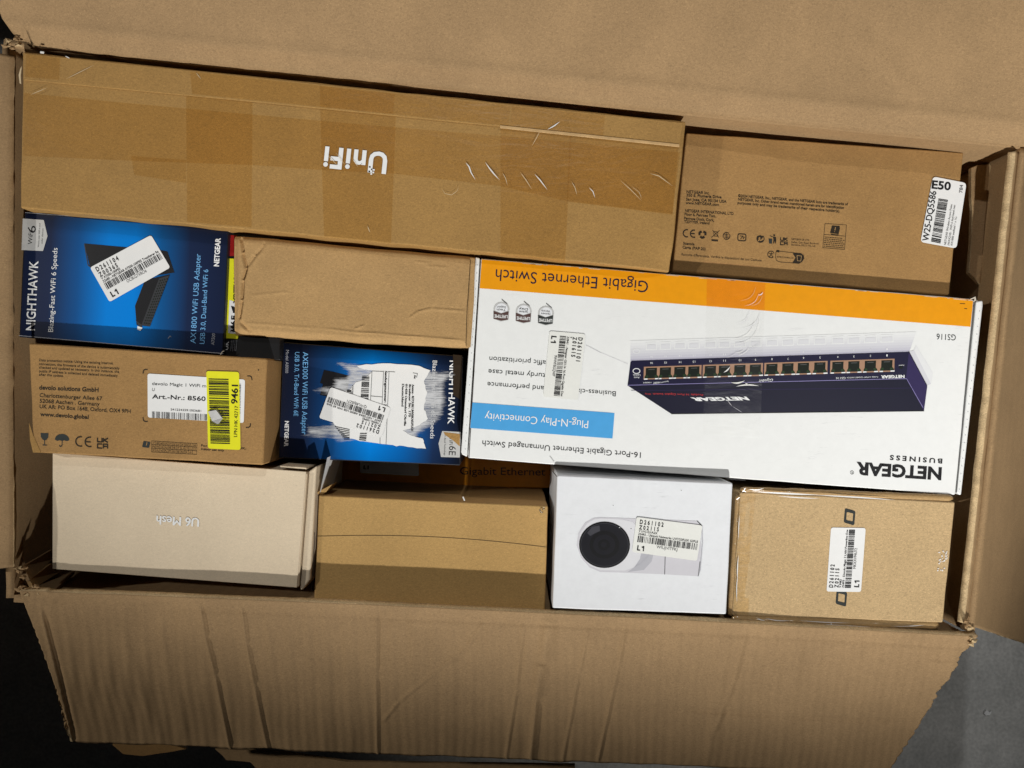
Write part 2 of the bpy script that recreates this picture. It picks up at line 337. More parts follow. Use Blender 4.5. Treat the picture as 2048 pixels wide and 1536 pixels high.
def body(parent, name, q, z, h, mat, nx=40, ny=24, zf=None, wob=0.0003, bev=0.0009, sidemat=None, seed=0, bulge=0.0, taper=0.0):
    "carton body: upper face has picture corners q at height z, straight sides h deep"
    ct = [W(p, z) for p in q]
    vs, fs, mi = [], [], []
    idx = {}
    def base(s, t):
        a = ct[0].lerp(ct[1], s); b = ct[3].lerp(ct[2], s); return a.lerp(b, t)
    def wobv(p, k):
        return Vector((noise.noise(Vector((p.x * 45 + seed, p.y * 45, k * 0.7))), noise.noise(Vector((p.x * 45, p.y * 45 + seed + 9, k * 0.7))), 0)) * wob
    for j in range(ny + 1):
        for i in range(nx + 1):
            s, t = i / nx, j / ny; p = base(s, t)
            e = p + wobv(p, 0)
            dz = zf(bil(q, s, t), s, t) if zf else 0.0
            idx[(i, j)] = len(vs); vs.append(Vector((e.x, e.y, z + dz)))
    for j in range(ny):
        for i in range(nx):
            fs.append([idx[(i, j)], idx[(i, j + 1)], idx[(i + 1, j + 1)], idx[(i + 1, j)]]); mi.append(0)
    ring = [(i, 0) for i in range(nx)] + [(nx, j) for j in range(ny)] + [(i, ny) for i in range(nx, 0, -1)] + [(0, j) for j in range(ny, 0, -1)]
    cen = (ct[0] + ct[2]) / 2
    prev = [idx[r] for r in ring]; nl = 6
    for k in range(1, nl + 1):
        cur = []
        for r in ring:
            v = vs[idx[r]]; f = k / nl
            out = (Vector((v.x, v.y, 0)) - Vector((cen.x, cen.y, 0))).normalized() * bulge * math.sin(math.pi * min(f * 1.2, 1))
            cur.append(len(vs)); vs.append(Vector((v.x + out.x, v.y + out.y, (v.z if k < nl else z) * (1 - f) + (z - h) * f)) + wobv(v, k))
        for a in range(len(ring)):
            b = (a + 1) % len(ring); fs.append([prev[a], prev[b], cur[b], cur[a]]); mi.append(1 if sidemat else 0)
        prev = cur
    fs.append(prev[::-1]); mi.append(0)
    o = finish_mesh(name, vs, fs, [mat] + ([sidemat] if sidemat else []), mi, parent)
    me = o.data; bm = bmesh.new(); bm.from_mesh(me); bmesh.ops.recalc_face_normals(bm, faces=bm.faces); bm.to_mesh(me); bm.free()
    me.polygons.foreach_set('use_smooth', [True] * len(me.polygons))
    b = o.modifiers.new('worn_edges', 'BEVEL'); b.width = bev; b.segments = 2; b.limit_method = 'ANGLE'; b.angle_limit = math.radians(55); b.harden_normals = True
    return o
def sticker(box, q, z, texts, seed, mat='sticker_white', r=5, lift=2, small=True):
    "white return sticker: q = TL TR BR BL in reading order"
    st = slab(box, 'sticker', rrect(q, r), z + lift * LAY, LAY * 0.8, mat)
    zz = z + lift * LAY
    p = Part(st, 'lettering', zz); b = Part(st, 'barcode', zz)
    H = math.hypot(q[3][0] - q[0][0], q[3][1] - q[0][1])
    P = lambda u, v: bil(q, u, v)
    p.text(' '.join(texts[0]), P(.06, .18), P(.42, .18), H * .115, 'ink_black', bold=.025)
    p.text(' '.join(texts[1]), P(.06, .335), P(.36, .325), H * .11, 'ink_black', bold=.025)
    p.text(texts[2], P(.06, .415), P(.06 + .022 * len(texts[2]), .415), H * .06, 'ink_black', bold=.01)
    p.text(texts[3], P(.06, .50), P(.97, .50), H * .06, 'ink_black', bold=.01)
    b.bars([P(.06, .525), P(.97, .525), P(.97, .70), P(.06, .70)], 'ink_black', seed)
    p.text(texts[4], P(.36, .80), P(.68, .80), H * .08, 'ink_mid')
    p.text('L', P(.07, .93), P(.12, .93), H * .135, 'ink_black', bold=.035)
    o1 = Part(st, 'lettering', zz); o1.line([P(.142, .835), P(.168, .80), P(.168, .93)], H * .032, 'ink_black')
    return st
# icons (all in picture points)
def icon_ce(p, x, y, h, ang, mat, wd):
    p.cut()
    c, s = math.cos(ang), math.sin(ang)
    T = lambda a, b: (x + a * c - b * s, y + a * s + b * c)
    r = h / 2
    for ox in (0.0, h * 0.98):
        pts = [T(ox + r * 0.9 + r * math.cos(a), r + r * math.sin(a)) for a in [math.radians(q) for q in range(-100 - 35, -135 - 220, -15)]]
        pts = [T(ox + r + r * math.cos(math.radians(a)), r + r * math.sin(math.radians(a))) for a in range(70, 291, 15)]
        p.line(pts, wd, mat)
    p.line([T(h * .98 + r * 0.1, r), T(h * .98 + r * 1.15, r)], wd, mat, lay=1.1)
def icon_glass(p, x, y, s, mat):
    p.cut()
    p.poly([(x, y), (x + 16 * s, y + .5), (x + 15.5 * s, y + 9 * s), (x + 12 * s, y + 13.5 * s), (x + 8 * s, y + 15 * s), (x + 4 * s, y + 13 * s), (x + .8 * s, y + 8 * s)], mat)
    p.poly([(x + 7.2 * s, y + 14 * s), (x + 8.8 * s, y + 14 * s), (x + 8.6 * s, y + 23 * s), (x + 7.2 * s, y + 23 * s)], mat, 1.1)
    p.poly([(x + 4 * s, y + 23 * s), (x + 12.5 * s, y + 23.5 * s), (x + 12.5 * s, y + 25.3 * s), (x + 4 * s, y + 25 * s)], mat, 1.2)
def icon_umbrella(p, x, y, mat):
    p.cut()
    dome = circ(x + 14, y + 12, 14.5, 12, 14, math.pi, 2 * math.pi, 0.06)
    base = [(x + 28 - 4.7 * i, y + 12 + (1.5 if i % 2 else 0) - 0.12 * i + .9) for i in range(6)]
    p.poly(dome + base, mat)
    p.line([(x + 14.5, y + 10), (x + 14, y + 22), (x + 12.5, y + 25), (x + 10, y + 25), (x + 9, y + 22.5)], 1.7, mat, 1.1)
def icon_ukca(p, x, y, wv, h, mat, wd):
    p.cut()
    p.line([(x, y), (x, y + h * .38), (x + wv * .42, y + h * .40), (x + wv * .42, y + .5)], wd, mat)
    p.line([(x + wv * .56, y + .6), (x + wv * .55, y + h * .42)], wd, mat)
    p.line([(x + wv * .98, y + 1), (x + wv * .60, y + h * .22), (x + wv * .98, y + h * .44)], wd, mat, 1.1)
    y2 = y + h * .60
    p.line([(x + wv * .42, y2 + .2), (x, y2), (x, y2 + h * .40), (x + wv * .42, y2 + h * .42)], wd, mat)
    p.line([(x + wv * .55, y2 + h * .42), (x + wv * .55, y2 + .3), (x + wv * .96, y2 + .6), (x + wv * .96, y2 + h * .44)], wd, mat)
    p.line([(x + wv * .55, y2 + h * .24), (x + wv * .96, y2 + h * .26)], wd, mat, 1.1)

# ================================================================== SETTING
fl = finish_mesh('floor', [(-3, -3, -0.43), (3, -3, -0.43), (3, 3, -0.43), (-3, 3, -0.43)], [[0, 1, 2, 3]], ['concrete'])
tag(fl, kind='structure')
flk = slab(None, 'paper_scrap', [(1968, 1427), (1973, 1420), (1979, 1424), (1984, 1423), (1980, 1430), (1972, 1431)], -0.427, 0.002, 'sticker_white')
tag(flk, 'tiny white paper scrap lying on the grey concrete floor', 'scrap')

# ================================================================== THE BIG OPEN BOX
RIM = [(22, 97), (2037, 299), (1932, 1264), (30, 1187)]          # corners of the rim
RZ = [-0.004, 0.008, -0.004, 0.0015]                                    # their heights
big = thing('cardboard_box', 'large open brown cardboard box with torn corners holding all the smaller boxes', 'cardboard box', (1000, 700), -0.42)
def wall(name, ia, ib, out, depth=0.42, n=60, m=22, seed=0):
    "inner wall from rim point a to b; out = unit vector outward"
    A, B = W(RIM[ia], RZ[ia]), W(RIM[ib], RZ[ib]); vs, fs = [], []
    for j in range(m + 1):
        for i in range(n + 1):
            s, t = i / n, (j / m) ** 1.7
            lo = 0 if ia == 2 else -0.008; hi = 1.0 if ib == 2 else (1.001 if ib == 3 else 1.008)      # the near right corner is torn open
            s = lo + (hi - lo) * s; p = A + (B - A) * s
            bl = noise.noise(Vector((s * 5 + seed, t * 4, 1))) * 0.0022 * min(1, t * 12) + 0.0012
            top = noise.noise(Vector((s * 30 + seed, 3, 1))) * 0.0006 if j == 0 else 0
            vs.append(Vector((p.x + out[0] * bl, p.y + out[1] * bl, p.z - depth * t + top)))
    for j in range(m):
        for i in range(n):
            k = j * (n + 1) + i; fs.append([k, k + 1, k + n + 2, k + n + 1])
    o = finish_mesh(name, vs, fs, ['kraft_outer'], None, big, smooth=True)
    me = o.data; nrm = me.polygons[0].normal
    if nrm.x * out[0] + nrm.y * out[1] > 0: me.flip_normals()
    sm = o.modifiers.new('board_thickness', 'SOLIDIFY'); sm.thickness = 0.005; sm.offset = -1
    return o
wall('wall', 0, 1, (0.09, 0.99), seed=1)
wall('wall', 1, 2, (0.99, -0.08), seed=2)
wall('wall', 2, 3, (-0.04, -0.99), seed=3)
wall('wall', 3, 0, (-0.99, 0.0), seed=4)
bq = [W(p) for p in RIM]
finish_mesh('base', [Vector((v.x, v.y, -0.415)) for v in bq], [[3, 2, 1, 0]], ['kraft_outer'], None, big)
def flap(name, c, nx, ny, zf, jag, mat='kraft_outer', th=0.0045, label=None):
    "c = four (px, py, z): crease start, crease end, outer end, outer start"
    vs, fs = [], []
    for j in range(ny + 1):
        for i in range(nx + 1):
            s, t = i / nx, j / ny
            p = bil(c, s, t); x, y, z = p
            dx, dy = jag(s, t); z += zf(x, y, s, t)
            vs.append(W((x + dx, y + dy), z))
    for j in range(ny):
        for i in range(nx):
            k = j * (nx + 1) + i; fs.append([k, k + 1, k + nx + 2, k + nx + 1])
    o = finish_mesh(name, vs, fs, [mat, 'torn_edge'], None, big, smooth=True)
    me = o.data
    if me.polygons[len(me.polygons) // 2].normal.z < 0: me.flip_normals()
    sm = o.modifiers.new('board_thickness', 'SOLIDIFY'); sm.thickness = th; sm.offset = -1; sm.material_offset_rim = 1
    if label: o['label'] = label
    return o
def nz(x, y, f, k=0): return noise.noise(Vector((x * f, y * f, k)))
def creases(lst):
    def fn(x, y):
        z = 0
        for a, b, wd, amp, tilt in lst:
            if abs(x - (a[0] + b[0]) / 2) > abs(a[0] - b[0]) / 2 + wd * 3 or abs(y - (a[1] + b[1]) / 2) > abs(a[1] - b[1]) / 2 + wd * 3: continue
            r, s = ridge((x, y), a, b, wd); z += amp * r + tilt * s
        return z
    return fn
# far flap, folded up and back
cf = creases([((1340, 40), (1180, 180), 14, 0.0004, 0), ((1700, 60), (1850, 200), 18, 0.0005, 0), ((700, -30), (730, 120), 20, 0.0005, 0), ((1560, 0), (1500, 240), 16, 0.0006, 0), ((1640, 0), (1590, 250), 12, 0.0005, 0)])
def zf_far(x, y, s, t):
    return 0.0016 * nz(x, y, 0.004, 2) + cf(x, y) - 0.0035 * math.exp(-(t / 0.03) ** 2) + 0.0012 * math.exp(-((t - 0.055) / 0.012) ** 2) + 0.0007 * math.sin(s * 9 + 1) * t
def jag_far(s, t):
    dx = 0; dy = 0
    if s < 0.02: dx = 6 * nz(0, t * 900, 0.05, 4) + (18 * math.exp(-(t / 0.05) ** 2))
    if t < 0.001: dy = 1.5 * nz(s * 2000, 0, 0.03, 5) + (-10 * math.exp(-(s / 0.012) ** 2))
    return dx, dy
flap('flap', [(24, 91, 0.003), (2120, 301, 0.015), (2600, -520, 0.11), (-320, -720, 0.11)], 300, 90, zf_far, jag_far, label='far flap folded up and back, the brightest one')
# near flap, folded down toward the photographer
near = [((755, 1200), (754, 1350), 3.5, 0.0005, 0.0010), ((754, 1350), (757, 1530), 3.5, 0.0005, 0.0010), ((975, 1243), (935, 1300), 3, 0.0005, 0.0007), ((935, 1300), (870, 1350), 3, 0.0006, 0.0008), ((870, 1350), (800, 1405), 3, 0.0006, 0.0008), ((800, 1405), (766, 1446), 3, 0.0005, 0.0007),
        ((402, 1212), (412, 1275), 4, 0.0007, 0.0014), ((412, 1275), (432, 1350), 4, 0.0007, 0.0014), ((432, 1350), (462, 1500), 4, 0.0007, 0.0014), ((484, 1214), (494, 1290), 4, 0.0007, 0.0013), ((494, 1290), (510, 1370), 4, 0.0007, 0.0013), ((510, 1370), (540, 1512), 4, 0.0007, 0.0013),
        ((1050, 1240), (1035, 1380), 4, 0.0003, 0.0008), ((1035, 1380), (1012, 1530), 4, 0.0003, 0.0008), ((1100, 1240), (1085, 1330), 14, 0.0018, 0.0), ((1085, 1330), (1075, 1400), 12, 0.0018, 0.0008), ((1075, 1400), (1062, 1540), 6, 0.0012, 0.0016),
        ((1180, 1262), (1160, 1350), 4, 0.0003, 0.0007), ((1160, 1350), (1125, 1535), 4, 0.0003, 0.0007), ((1256, 1245), (1240, 1330), 4, 0.0004, 0.0009), ((1240, 1330), (1195, 1536), 4, 0.0004, 0.0009), ((1495, 1265), (1470, 1370), 6, 0.0005, 0.0009), ((1470, 1370), (1430, 1470), 6, 0.0004, 0.0007), ((1460, 1262), (1410, 1536), 14, 0.0006, 0.0),
        ((1370, 1424), (1560, 1436), 5, -0.0006, 0.0007), ((1560, 1436), (1800, 1448), 5, -0.0006, 0.0005), ((1230, 1415), (1370, 1424), 6, -0.0005, 0.0), ((1850, 1322), (1912, 1326), 3, 0.0003, 0.0006), ((240, 1240), (330, 1500), 14, 0.0004, 0.0004), ((320, 1230), (372, 1480), 12, 0.0004, 0.0004),
        ((84, 1215), (150, 1490), 5, -0.0012, 0.0020), ((640, 1210), (650, 1520), 12, 0.0003, 0.0), ((900, 1225), (890, 1520), 12, 0.0003, 0.0), ((700, 1210), (706, 1520), 10, 0.0003, 0.0), ((1600, 1270), (1560, 1536), 12, 0.0003, 0.0)]
cn = creases([(a, b, c, d * 1.5, e * 1.7) for a, b, c, d, e in near])
def zf_near(x, y, s, t):
    corr = 0.00036 * math.sin(x * 0.155 + 2.5 * nz(x, y, 0.004, 8)) * (0.6 + 0.6 * nz(x, y, 0.01, 3)) * (1 - 0.6 * s)
    edge = 0.00012 * nz(x, y, 0.10, 6) * math.exp(-(t / 0.05) ** 2)
    crump = (0.0020 * nz(x, y, 0.06, 2)) * math.exp(-((x - 75) / 45) ** 2 - ((y - 1195) / 25) ** 2)
    k = min(1, t * 9)
    return 0.0022 * nz(x, y, 0.0045, 5) * (.3 + .7 * k) + corr * k + edge + crump + cn(x, y) * k + 0.0010 * math.exp(-(t / 0.05) ** 2) - 0.0007 * math.exp(-((t - 0.085) / 0.014) ** 2)
def jag_near(s, t):
    dx = dy = 0
    wl = max(0, 1 - s / 0.02); wr_ = max(0, (s - 0.96) / 0.04)
    dx = wl * (3.0 * nz(0, t * 400, 0.12, 4) + 4 * math.sin(t * 3.1)) + wr_ * (5 * nz(0, t * 400, 0.10, 7) + 3.5 * nz(0, t * 400, 0.45, 3) - 9 * math.exp(-((t - 0.14) / 0.03) ** 2) + 4 * math.exp(-(t / 0.03) ** 2) - 6 * math.exp(-((t - 0.40) / 0.04) ** 2))
    dy = -6 * math.sin(math.pi * s) * (1 - t)
    if t > 0.995: dy += 5 * nz(s * 1900, 0, 0.012, 5) + 16 * math.exp(-((s - 0.55) / 0.25) ** 2) * 0
    if t < 0.005: dy += 0.9 * nz(s * 1900, 0, 0.012, 9)
    return dx, dy
flap('flap', [(38, 1181, 0.0062), (1952, 1272, 0.0005), (1775, 1548, -0.034), (146, 1484, -0.028)], 640, 84, zf_near, jag_near, 'kraft_fluted', label='near flap hanging down and creased, torn along both ends')
# left flap
cl = creases([((14, 200), (12, 1000), 6, 0.0008, 0.0), ((-60, 300), (-40, 900), 10, 0.001, 0.0)])
def zf_left(x, y, s, t): return 0.0010 * nz(x, y, 0.01, 12) + cl(x, y) - 0.002 * math.exp(-(t / 0.03) ** 2) + 0.009 * math.exp(-(t / 0.12) ** 2) * max(0, min(1, (s - .55) / .3))
def jag_left(s, t):
    dx = dy = 0
    if t < 0.01: dx = 1.8 * nz(0, s * 1000, 0.04, 3)
    if s < 0.01: dy = 3 * nz(t * 200, 0, 0.1, 3)
    if s > 0.99: dy = 2 * nz(t * 200, 0, 0.1, 8)
    return dx, dy
flap('flap', [(28, 110, 0.001), (26, 1134, 0.001), (-420, 1190, 0.020), (-420, 60, 0.020)], 160, 40, zf_left, jag_left)
# right flap
cr = creases([((2044, 320), (2020, 620), 5, 0.0016, 0.0), ((2020, 620), (1990, 900), 5, 0.0016, 0.0), ((1990, 900), (1955, 1120), 5, 0.0016, 0.0)])
def zf_right(x, y, s, t): return 0.0014 * nz(x, y, 0.01, 22) + cr(x, y) + 0.001 * nz(x, y, 0.05, 2) * math.exp(-(t / 0.1) ** 2)
def jag_right(s, t):
    dx = dy = 0
    if t < 0.01: dx = 2.2 * nz(0, s * 1000, 0.02, 3) + 7 * math.exp(-((s - 0.5) / 0.25) ** 2) * 0
    if s > 0.99: dy = 2 * nz(t * 300, 0, 0.1, 8)
    return dx, dy
flap('flap', [(2031, 303, 0.011), (1929, 1247, 0.001), (2120, 1310, -0.15), (2180, 300, -0.15)], 160, 46, zf_right, jag_right, 'kraft_outer')
# crumpled, torn corner of the rim at the near left
def crumple(parent, name, pts, z0, amp, mat, seed, n=14):
    q = pts; vs, fs = [], []
    for j in range(n + 1):
        for i in range(n + 1):
            s, t = i / n, j / n; x, y = bil(q, s, t)
            e = 1 if i in (0, n) or j in (0, n) else 0
            x += 3.0 * nz(x, y, 0.3, seed) * e; y += 3.0 * nz(x, y, 0.3, seed + 5) * e
            vs.append(W((x, y), z0 + amp * abs(nz(x, y, 0.085, seed)) * 2 + amp * 0.4 * nz(x, y, 0.25, seed)))
    for j in range(n):
        for i in range(n):
            k = j * (n + 1) + i; fs.append([k, k + n + 1, k + n + 2, k + 1])
    o = finish_mesh(name, vs, fs, [mat], None, parent, smooth=True)
    sm = o.modifiers.new('board_thickness', 'SOLIDIFY'); sm.thickness = 0.002; sm.offset = -1
    return o
def plies(cx, cy, sx, sy, n, seed, z0=0.0):
    "thin torn paper plies sticking out of a ripped corner"
    r = random.Random(seed)
    for k in range(n):
        x, y = cx + r.uniform(-sx, sx), cy + r.uniform(-sy, sy); a0 = r.uniform(0, 6.28); m_ = r.randint(6, 9); pz = []; tx, ty = r.uniform(-.00022, .00022), r.uniform(-.00022, .00022)
        for i_ in range(m_):
            a_ = a0 + 6.283 * i_ / m_; rad = r.uniform(3.0, 9.0) * (1.0 if i_ % 2 else .6); dx, dy = rad * math.cos(a_) * 1.3, rad * math.sin(a_) * .8
            pz.append((x + dx, y + dy, z0 + r.uniform(.0005, .004) + dx * tx + dy * ty))
        o = finish_mesh('torn_ply', [W(p_[:2], p_[2]) for p_ in pz] + [W((x, y), z0 + .003 + r.uniform(0, .002))], [[i_, (i_ + 1) % m_, m_] for i_ in range(m_)], [r.choice(['kraft_outer', 'torn_edge', 'kraft_outer'])], None, big)
        sm = o.modifiers.new('paper_thickness', 'SOLIDIFY'); sm.thickness = 0.0006; sm.offset = -1
plies(58, 1178, 22, 10, 9, 3, 0.002); plies(44, 1148, 10, 14, 5, 4, 0.0)
plies(22, 90, 16, 12, 7, 5, 0.002); plies(1936, 1250, 7, 9, 5, 6, 0.0); plies(1944, 1280, 6, 8, 4, 7, -0.002)
# folded gusset in the near-left corner and small fold at the far-right corner
def tri(parent, name, pz, mat):
    o = finish_mesh(name, [W(p[:2], p[2]) for p in pz], [list(range(len(pz)))], [mat], None, parent)
    if o.data.polygons[0].normal.z < 0: o.data.flip_normals()
    sm = o.modifiers.new('board_thickness', 'SOLIDIFY'); sm.thickness = 0.0025; sm.offset = -1
    return o
tri(big, 'corner_gusset', [(40, 1134, 0.0), (98, 1100, -0.035), (100, 1118, -0.04), (52, 1162, 0.001)], 'kraft_outer')
tri(big, 'corner_gusset', [(52, 1160, 0.0), (96, 1128, -0.03), (112, 1145, -0.045), (60, 1178, 0.0)], 'kraft_plain')
tri(big, 'corner_gusset', [(60, 1178, 0.0), (150, 1142, -0.05), (104, 1185, 0.0)], 'kraft_outer')
tri(big, 'corner_gusset', [(1972, 289, 0.001), (2042, 297, 0.001), (1985, 322, -0.03), (1918, 312, -0.05), (1919, 307, -0.045)], 'kraft_outer')
# ragged second ply showing under the near flap
slab(big, 'flap_ply', [(430, 1498), (446, 1512), (452, 1520), (500, 1524), (520, 1545), (900, 1560), (1150, 1560), (1150, 1530), (700, 1524), (560, 1504)], -0.105, 0.003, 'kraft_outer')
slab(big, 'flap_ply', [(224, 1489), (246, 1508), (285, 1512), (340, 1504), (372, 1498), (330, 1486), (280, 1482)], -0.11, 0.002, 'kraft_dark')

# ================================================================== LONG TAPED BOX (upside-down word on it)
Q = [(46, 103), (1371, 243), (1342, 541), (40, 416)]; z = 0.004
t = thing('shipping_carton', 'long brown taped carton with a bold white upside-down word, along the far side', 'carton', (700, 330), z - .05)
def zf_long(p, s, tt):
    x, y = p
    return -0.0012 * math.exp(-((1 - s) * (1 - 0) / 0.02) ** 2 - ((1 - tt) / 0.12) ** 2) * 3 - 0.0022 * max(0, (s - 0.93) / 0.07) * max(0, (tt - 0.72) / 0.28)
body(t, 'carton_body', Q, z, 0.075, 'kraft_long', 110, 30, zf=zf_long, wob=0.0006, bev=0.0012, seed=3)
# top lid strip: a closing flap that overlaps the rest
slab(t, 'closing_flap', [(49, 106), (500, 153), (1000, 206), (1366, 245), (1360, 291), (1000, 253), (500, 203), (47, 160)], z + 0.0011, 0.001, 'kraft_long', 0.0005)
tp = Part(t, 'packing_tape', z)
def tape(p, pts, lay, mat='tape_amber'): p.poly(pts, mat, lay)
tape(tp, [(47, 186), (262, 207), (700, 247), (1140, 284), (1360, 305), (1345, 428), (1140, 404), (1000, 372), (785, 347), (640, 340), (505, 330), (272, 322), (46, 312)], 1.0)
tape(tp, [(372, 177), (505, 190), (503, 455), (374, 444)], 2.0)
tape(tp, [(640, 208), (792, 222), (782, 487), (648, 474)], 2.2)
tape(tp, [(1001, 242), (1143, 256), (1130, 527), (1001, 508)], 2.4)
tape(tp, [(262, 312), (372, 320), (372, 366), (268, 350)], 2.6)
tape(tp, [(1140, 262), (1358, 282), (1345, 430), (1134, 402)], 2.8)
ftp = Part(t, 'packing_tape', z + 0.0012)
tape(ftp, [(380, 143), (1020, 212), (1018, 252), (384, 188)], 1.0)
tape(ftp, [(52, 108), (120, 116), (118, 160), (50, 154)], 1.2)
tape(ftp, [(1024, 212), (1210, 232), (1206, 272), (1020, 252)], 1.4)
tape(ftp, [(640, 172), (790, 188), (786, 228), (640, 214)], 1.6)
lt = Part(t, 'lettering', z)
lt.text('UniFi', (776, 307), (650, 294), 40, 'ink_white', lay=3.4, bold=.028, spacing=1.08)
for (a, b_) in ((738, 332), (742, 337), (737, 341), (745, 343), (741, 346), (746, 338)):
    lt.poly([(a, b_), (a + 3.4, b_ + .3), (a + 3.1, b_ + 3.6), (a - .2, b_ + 3.3)], 'ink_white', 3.4)
cr_ = Part(t, 'tape_glare_marks', z)  # highlights on tape wrinkles and scratches, painted as pale slivers
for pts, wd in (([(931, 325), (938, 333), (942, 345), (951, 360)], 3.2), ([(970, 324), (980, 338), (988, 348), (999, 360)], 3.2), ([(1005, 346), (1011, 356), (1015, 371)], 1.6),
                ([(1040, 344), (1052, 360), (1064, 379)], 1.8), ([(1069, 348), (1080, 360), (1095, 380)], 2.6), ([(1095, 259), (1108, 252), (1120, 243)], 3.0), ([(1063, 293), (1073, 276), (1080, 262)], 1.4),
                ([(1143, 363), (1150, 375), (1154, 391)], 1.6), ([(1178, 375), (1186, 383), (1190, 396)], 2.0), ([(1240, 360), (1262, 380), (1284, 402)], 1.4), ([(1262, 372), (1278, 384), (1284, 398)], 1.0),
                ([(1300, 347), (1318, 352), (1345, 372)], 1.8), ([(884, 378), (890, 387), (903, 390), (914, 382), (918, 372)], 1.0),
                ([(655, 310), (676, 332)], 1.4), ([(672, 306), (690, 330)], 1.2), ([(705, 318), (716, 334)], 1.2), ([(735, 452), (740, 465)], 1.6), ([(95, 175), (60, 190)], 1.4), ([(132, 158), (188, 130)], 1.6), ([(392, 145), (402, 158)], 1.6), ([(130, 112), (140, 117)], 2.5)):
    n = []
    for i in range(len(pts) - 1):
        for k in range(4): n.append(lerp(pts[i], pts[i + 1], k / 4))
    n.append(pts[-1]); cr_.line(n, wd * .8, 'glare_chip_white' if wd > 1.9 else 'glare_tape_soft', 9.5, taper=True)
# pale ridge along the flap's end
slab(t, 'edge_ridge', [(1000, 250), (1359, 288), (1359, 294), (1000, 256)], z + 0.0016, 0.0008, 'kraft_crease', 0.0003)
# white chip at far-left edge and torn glossy bit at the left end
slab(t, 'tape_end', [(80, 102), (88, 103), (87, 107), (80, 106)], z + 0.002, 0.0006, 'glare_chip_white', 0.0002)
slab(t, 'tape_end', [(40, 138), (43, 132), (41, 150), (42, 168), (39, 166), (37, 150)], z - 0.006, 0.0006, 'glare_tape_soft', 0.0002)

# ================================================================== BROWN BOX WITH ADDRESS TEXT (far right)
Q = [(1373, 265), (1928, 305), (1899, 590), (1345, 541)]; z = -0.012
t = thing('shipping_carton', 'brown carton with small black address text and recycling symbols, in the far right corner', 'carton', (1650, 430), z - .05)
body(t, 'carton_body', Q, z, 0.08, 'kraft_dark', 60, 30, wob=0.0003, bev=0.0012, seed=13)
p = Part(t, 'lettering', z); I = 'ink_brown'
for s, a, b_, c_ in (("NETGEAR Inc.", (1373, 386), (1419, 389), 5.4), ("350 E. Plumeria Drive", (1373, 393), (1443, 397), 5.4), ("San Jose, CA 95134 USA", (1372, 401), (1453, 406), 5.4), ("www.NETGEAR.com", (1371, 408), (1438, 412), 5),
                   ("NETGEAR INTERNATIONAL LTD", (1370, 424), (1467, 430), 5.4), ("Floor 6, Penrose Two,", (1369, 431), (1432, 435), 5.2), ("Penrose Dock, Cork,", (1368, 439), (1428, 443), 5.2), ("T23YY09, Ireland", (1368, 446), (1419, 449), 5.2),
                   ("\u00a92024 NETGEAR, Inc., NETGEAR, and the NETGEAR logo are trademarks of", (1476, 394), (1696, 411), 5.2), ("NETGEAR, Inc. Other brand names mentioned herein are for identification", (1476, 401), (1688, 418), 5.2),
                   ("purposes only and may be trademarks of their respective holder(s).", (1475, 408), (1680, 425), 5.2), ("Scatola", (1366, 489), (1389, 491), 5.2), ("Carta (PAP 20)", (1365, 497), (1411, 501), 5.4)):
    p.text(s, a, b_, c_, I, bold=.02)
p.text("Raccolta differenziata. Verifica le disposizioni del tuo Comune", (1363, 511), (1523, 523), 4.6, I)
p.text("NETGEAR UK LTD", (1583, 480), (1618, 482), 3.6, I); p.text("Reflex, Cain Road, Bracknell", (1583, 486), (1637, 489), 3.4, I); p.text("Berkshire, RG12 1HL, UK", (1583, 491), (1631, 494), 3.4, I)
ic = Part(t, 'printed_symbols', z)
icon_ce(ic, 1367, 459, 14.5, 0.06, I, 2.2)
ic.cut()
for k in range(3):   # recycling arrows
    a = k * 2.094 - 1.2
    ic.line([(1405 + 6 * math.cos(a), 469 + 6 * math.sin(a)), (1405 + 7 * math.cos(a + .7), 469 + 7 * math.sin(a + .7)), (1405 + 6 * math.cos(a + 1.4), 469 + 6 * math.sin(a + 1.4))], 4.2, I, 1 + .1 * k)
ic.cut()
ic.line([(1425, 460), (1438, 475)], 1, I); ic.line([(1439, 461), (1423, 475)], 1, I, 1.1); ic.loop([(1427, 463), (1436, 464), (1435, 473), (1428, 472)], .9, I, 1.2)
ic.poly([(1423, 478.5), (1436, 479.5), (1436, 483), (1423, 482)], I)
ic.cut()
ic.line(circ(1453, 472, 6.8, 6.8, 14, -0.5, 2.3), 1.6, I); ic.line(circ(1453, 472, 6.8, 6.8, 14, 2.7, 5.4), 1.6, I)
for yy in (469, 472, 475): ic.line([(1449, yy), (1457, yy + .4)], 1, I)
ic.line([(1453, 467), (1453, 477)], 1, I, 1.2)
ic.cut()
ic.loop(rrect([(1476, 467.5), (1492, 468.5), (1491.5, 482), (1475.5, 481)], 4), 2.0, I); ic.line([(1480, 472), (1486, 472.5), (1481, 478)], 1.2, I); ic.line([(1485, 474), (1489, 474.3), (1486, 478.5)], 1.1, I, 1.1)
ic.cut()
ic.line(circ(1521, 477.5, 7.3, 7.3, 18, -0.9, 3.9), 1.5, I); ic.line(circ(1520, 477, 4.6, 4.6, 10, 2.6, 5.2), 3.0, I, 1.1); ic.poly([(1520, 470), (1527, 474), (1521, 480)], I, 1.2)
ic.line(circ(1521.5, 478.5, 4.8, 4.8, 8, 0.6, 2.2), 2.2, I, 1.15)
ic.cut()
ic.poly(circ(1548.5, 470.5, 2.1, 2.1, 8), I); ic.poly([(1546, 473.5), (1552, 474), (1552.5, 481), (1551.5, 487), (1549.8, 487), (1549.5, 481.5), (1547.8, 487), (1546, 486.5), (1547, 480)], I); ic.line([(1547, 474.5), (1540, 471.5)], 1.3, I, 1.1)
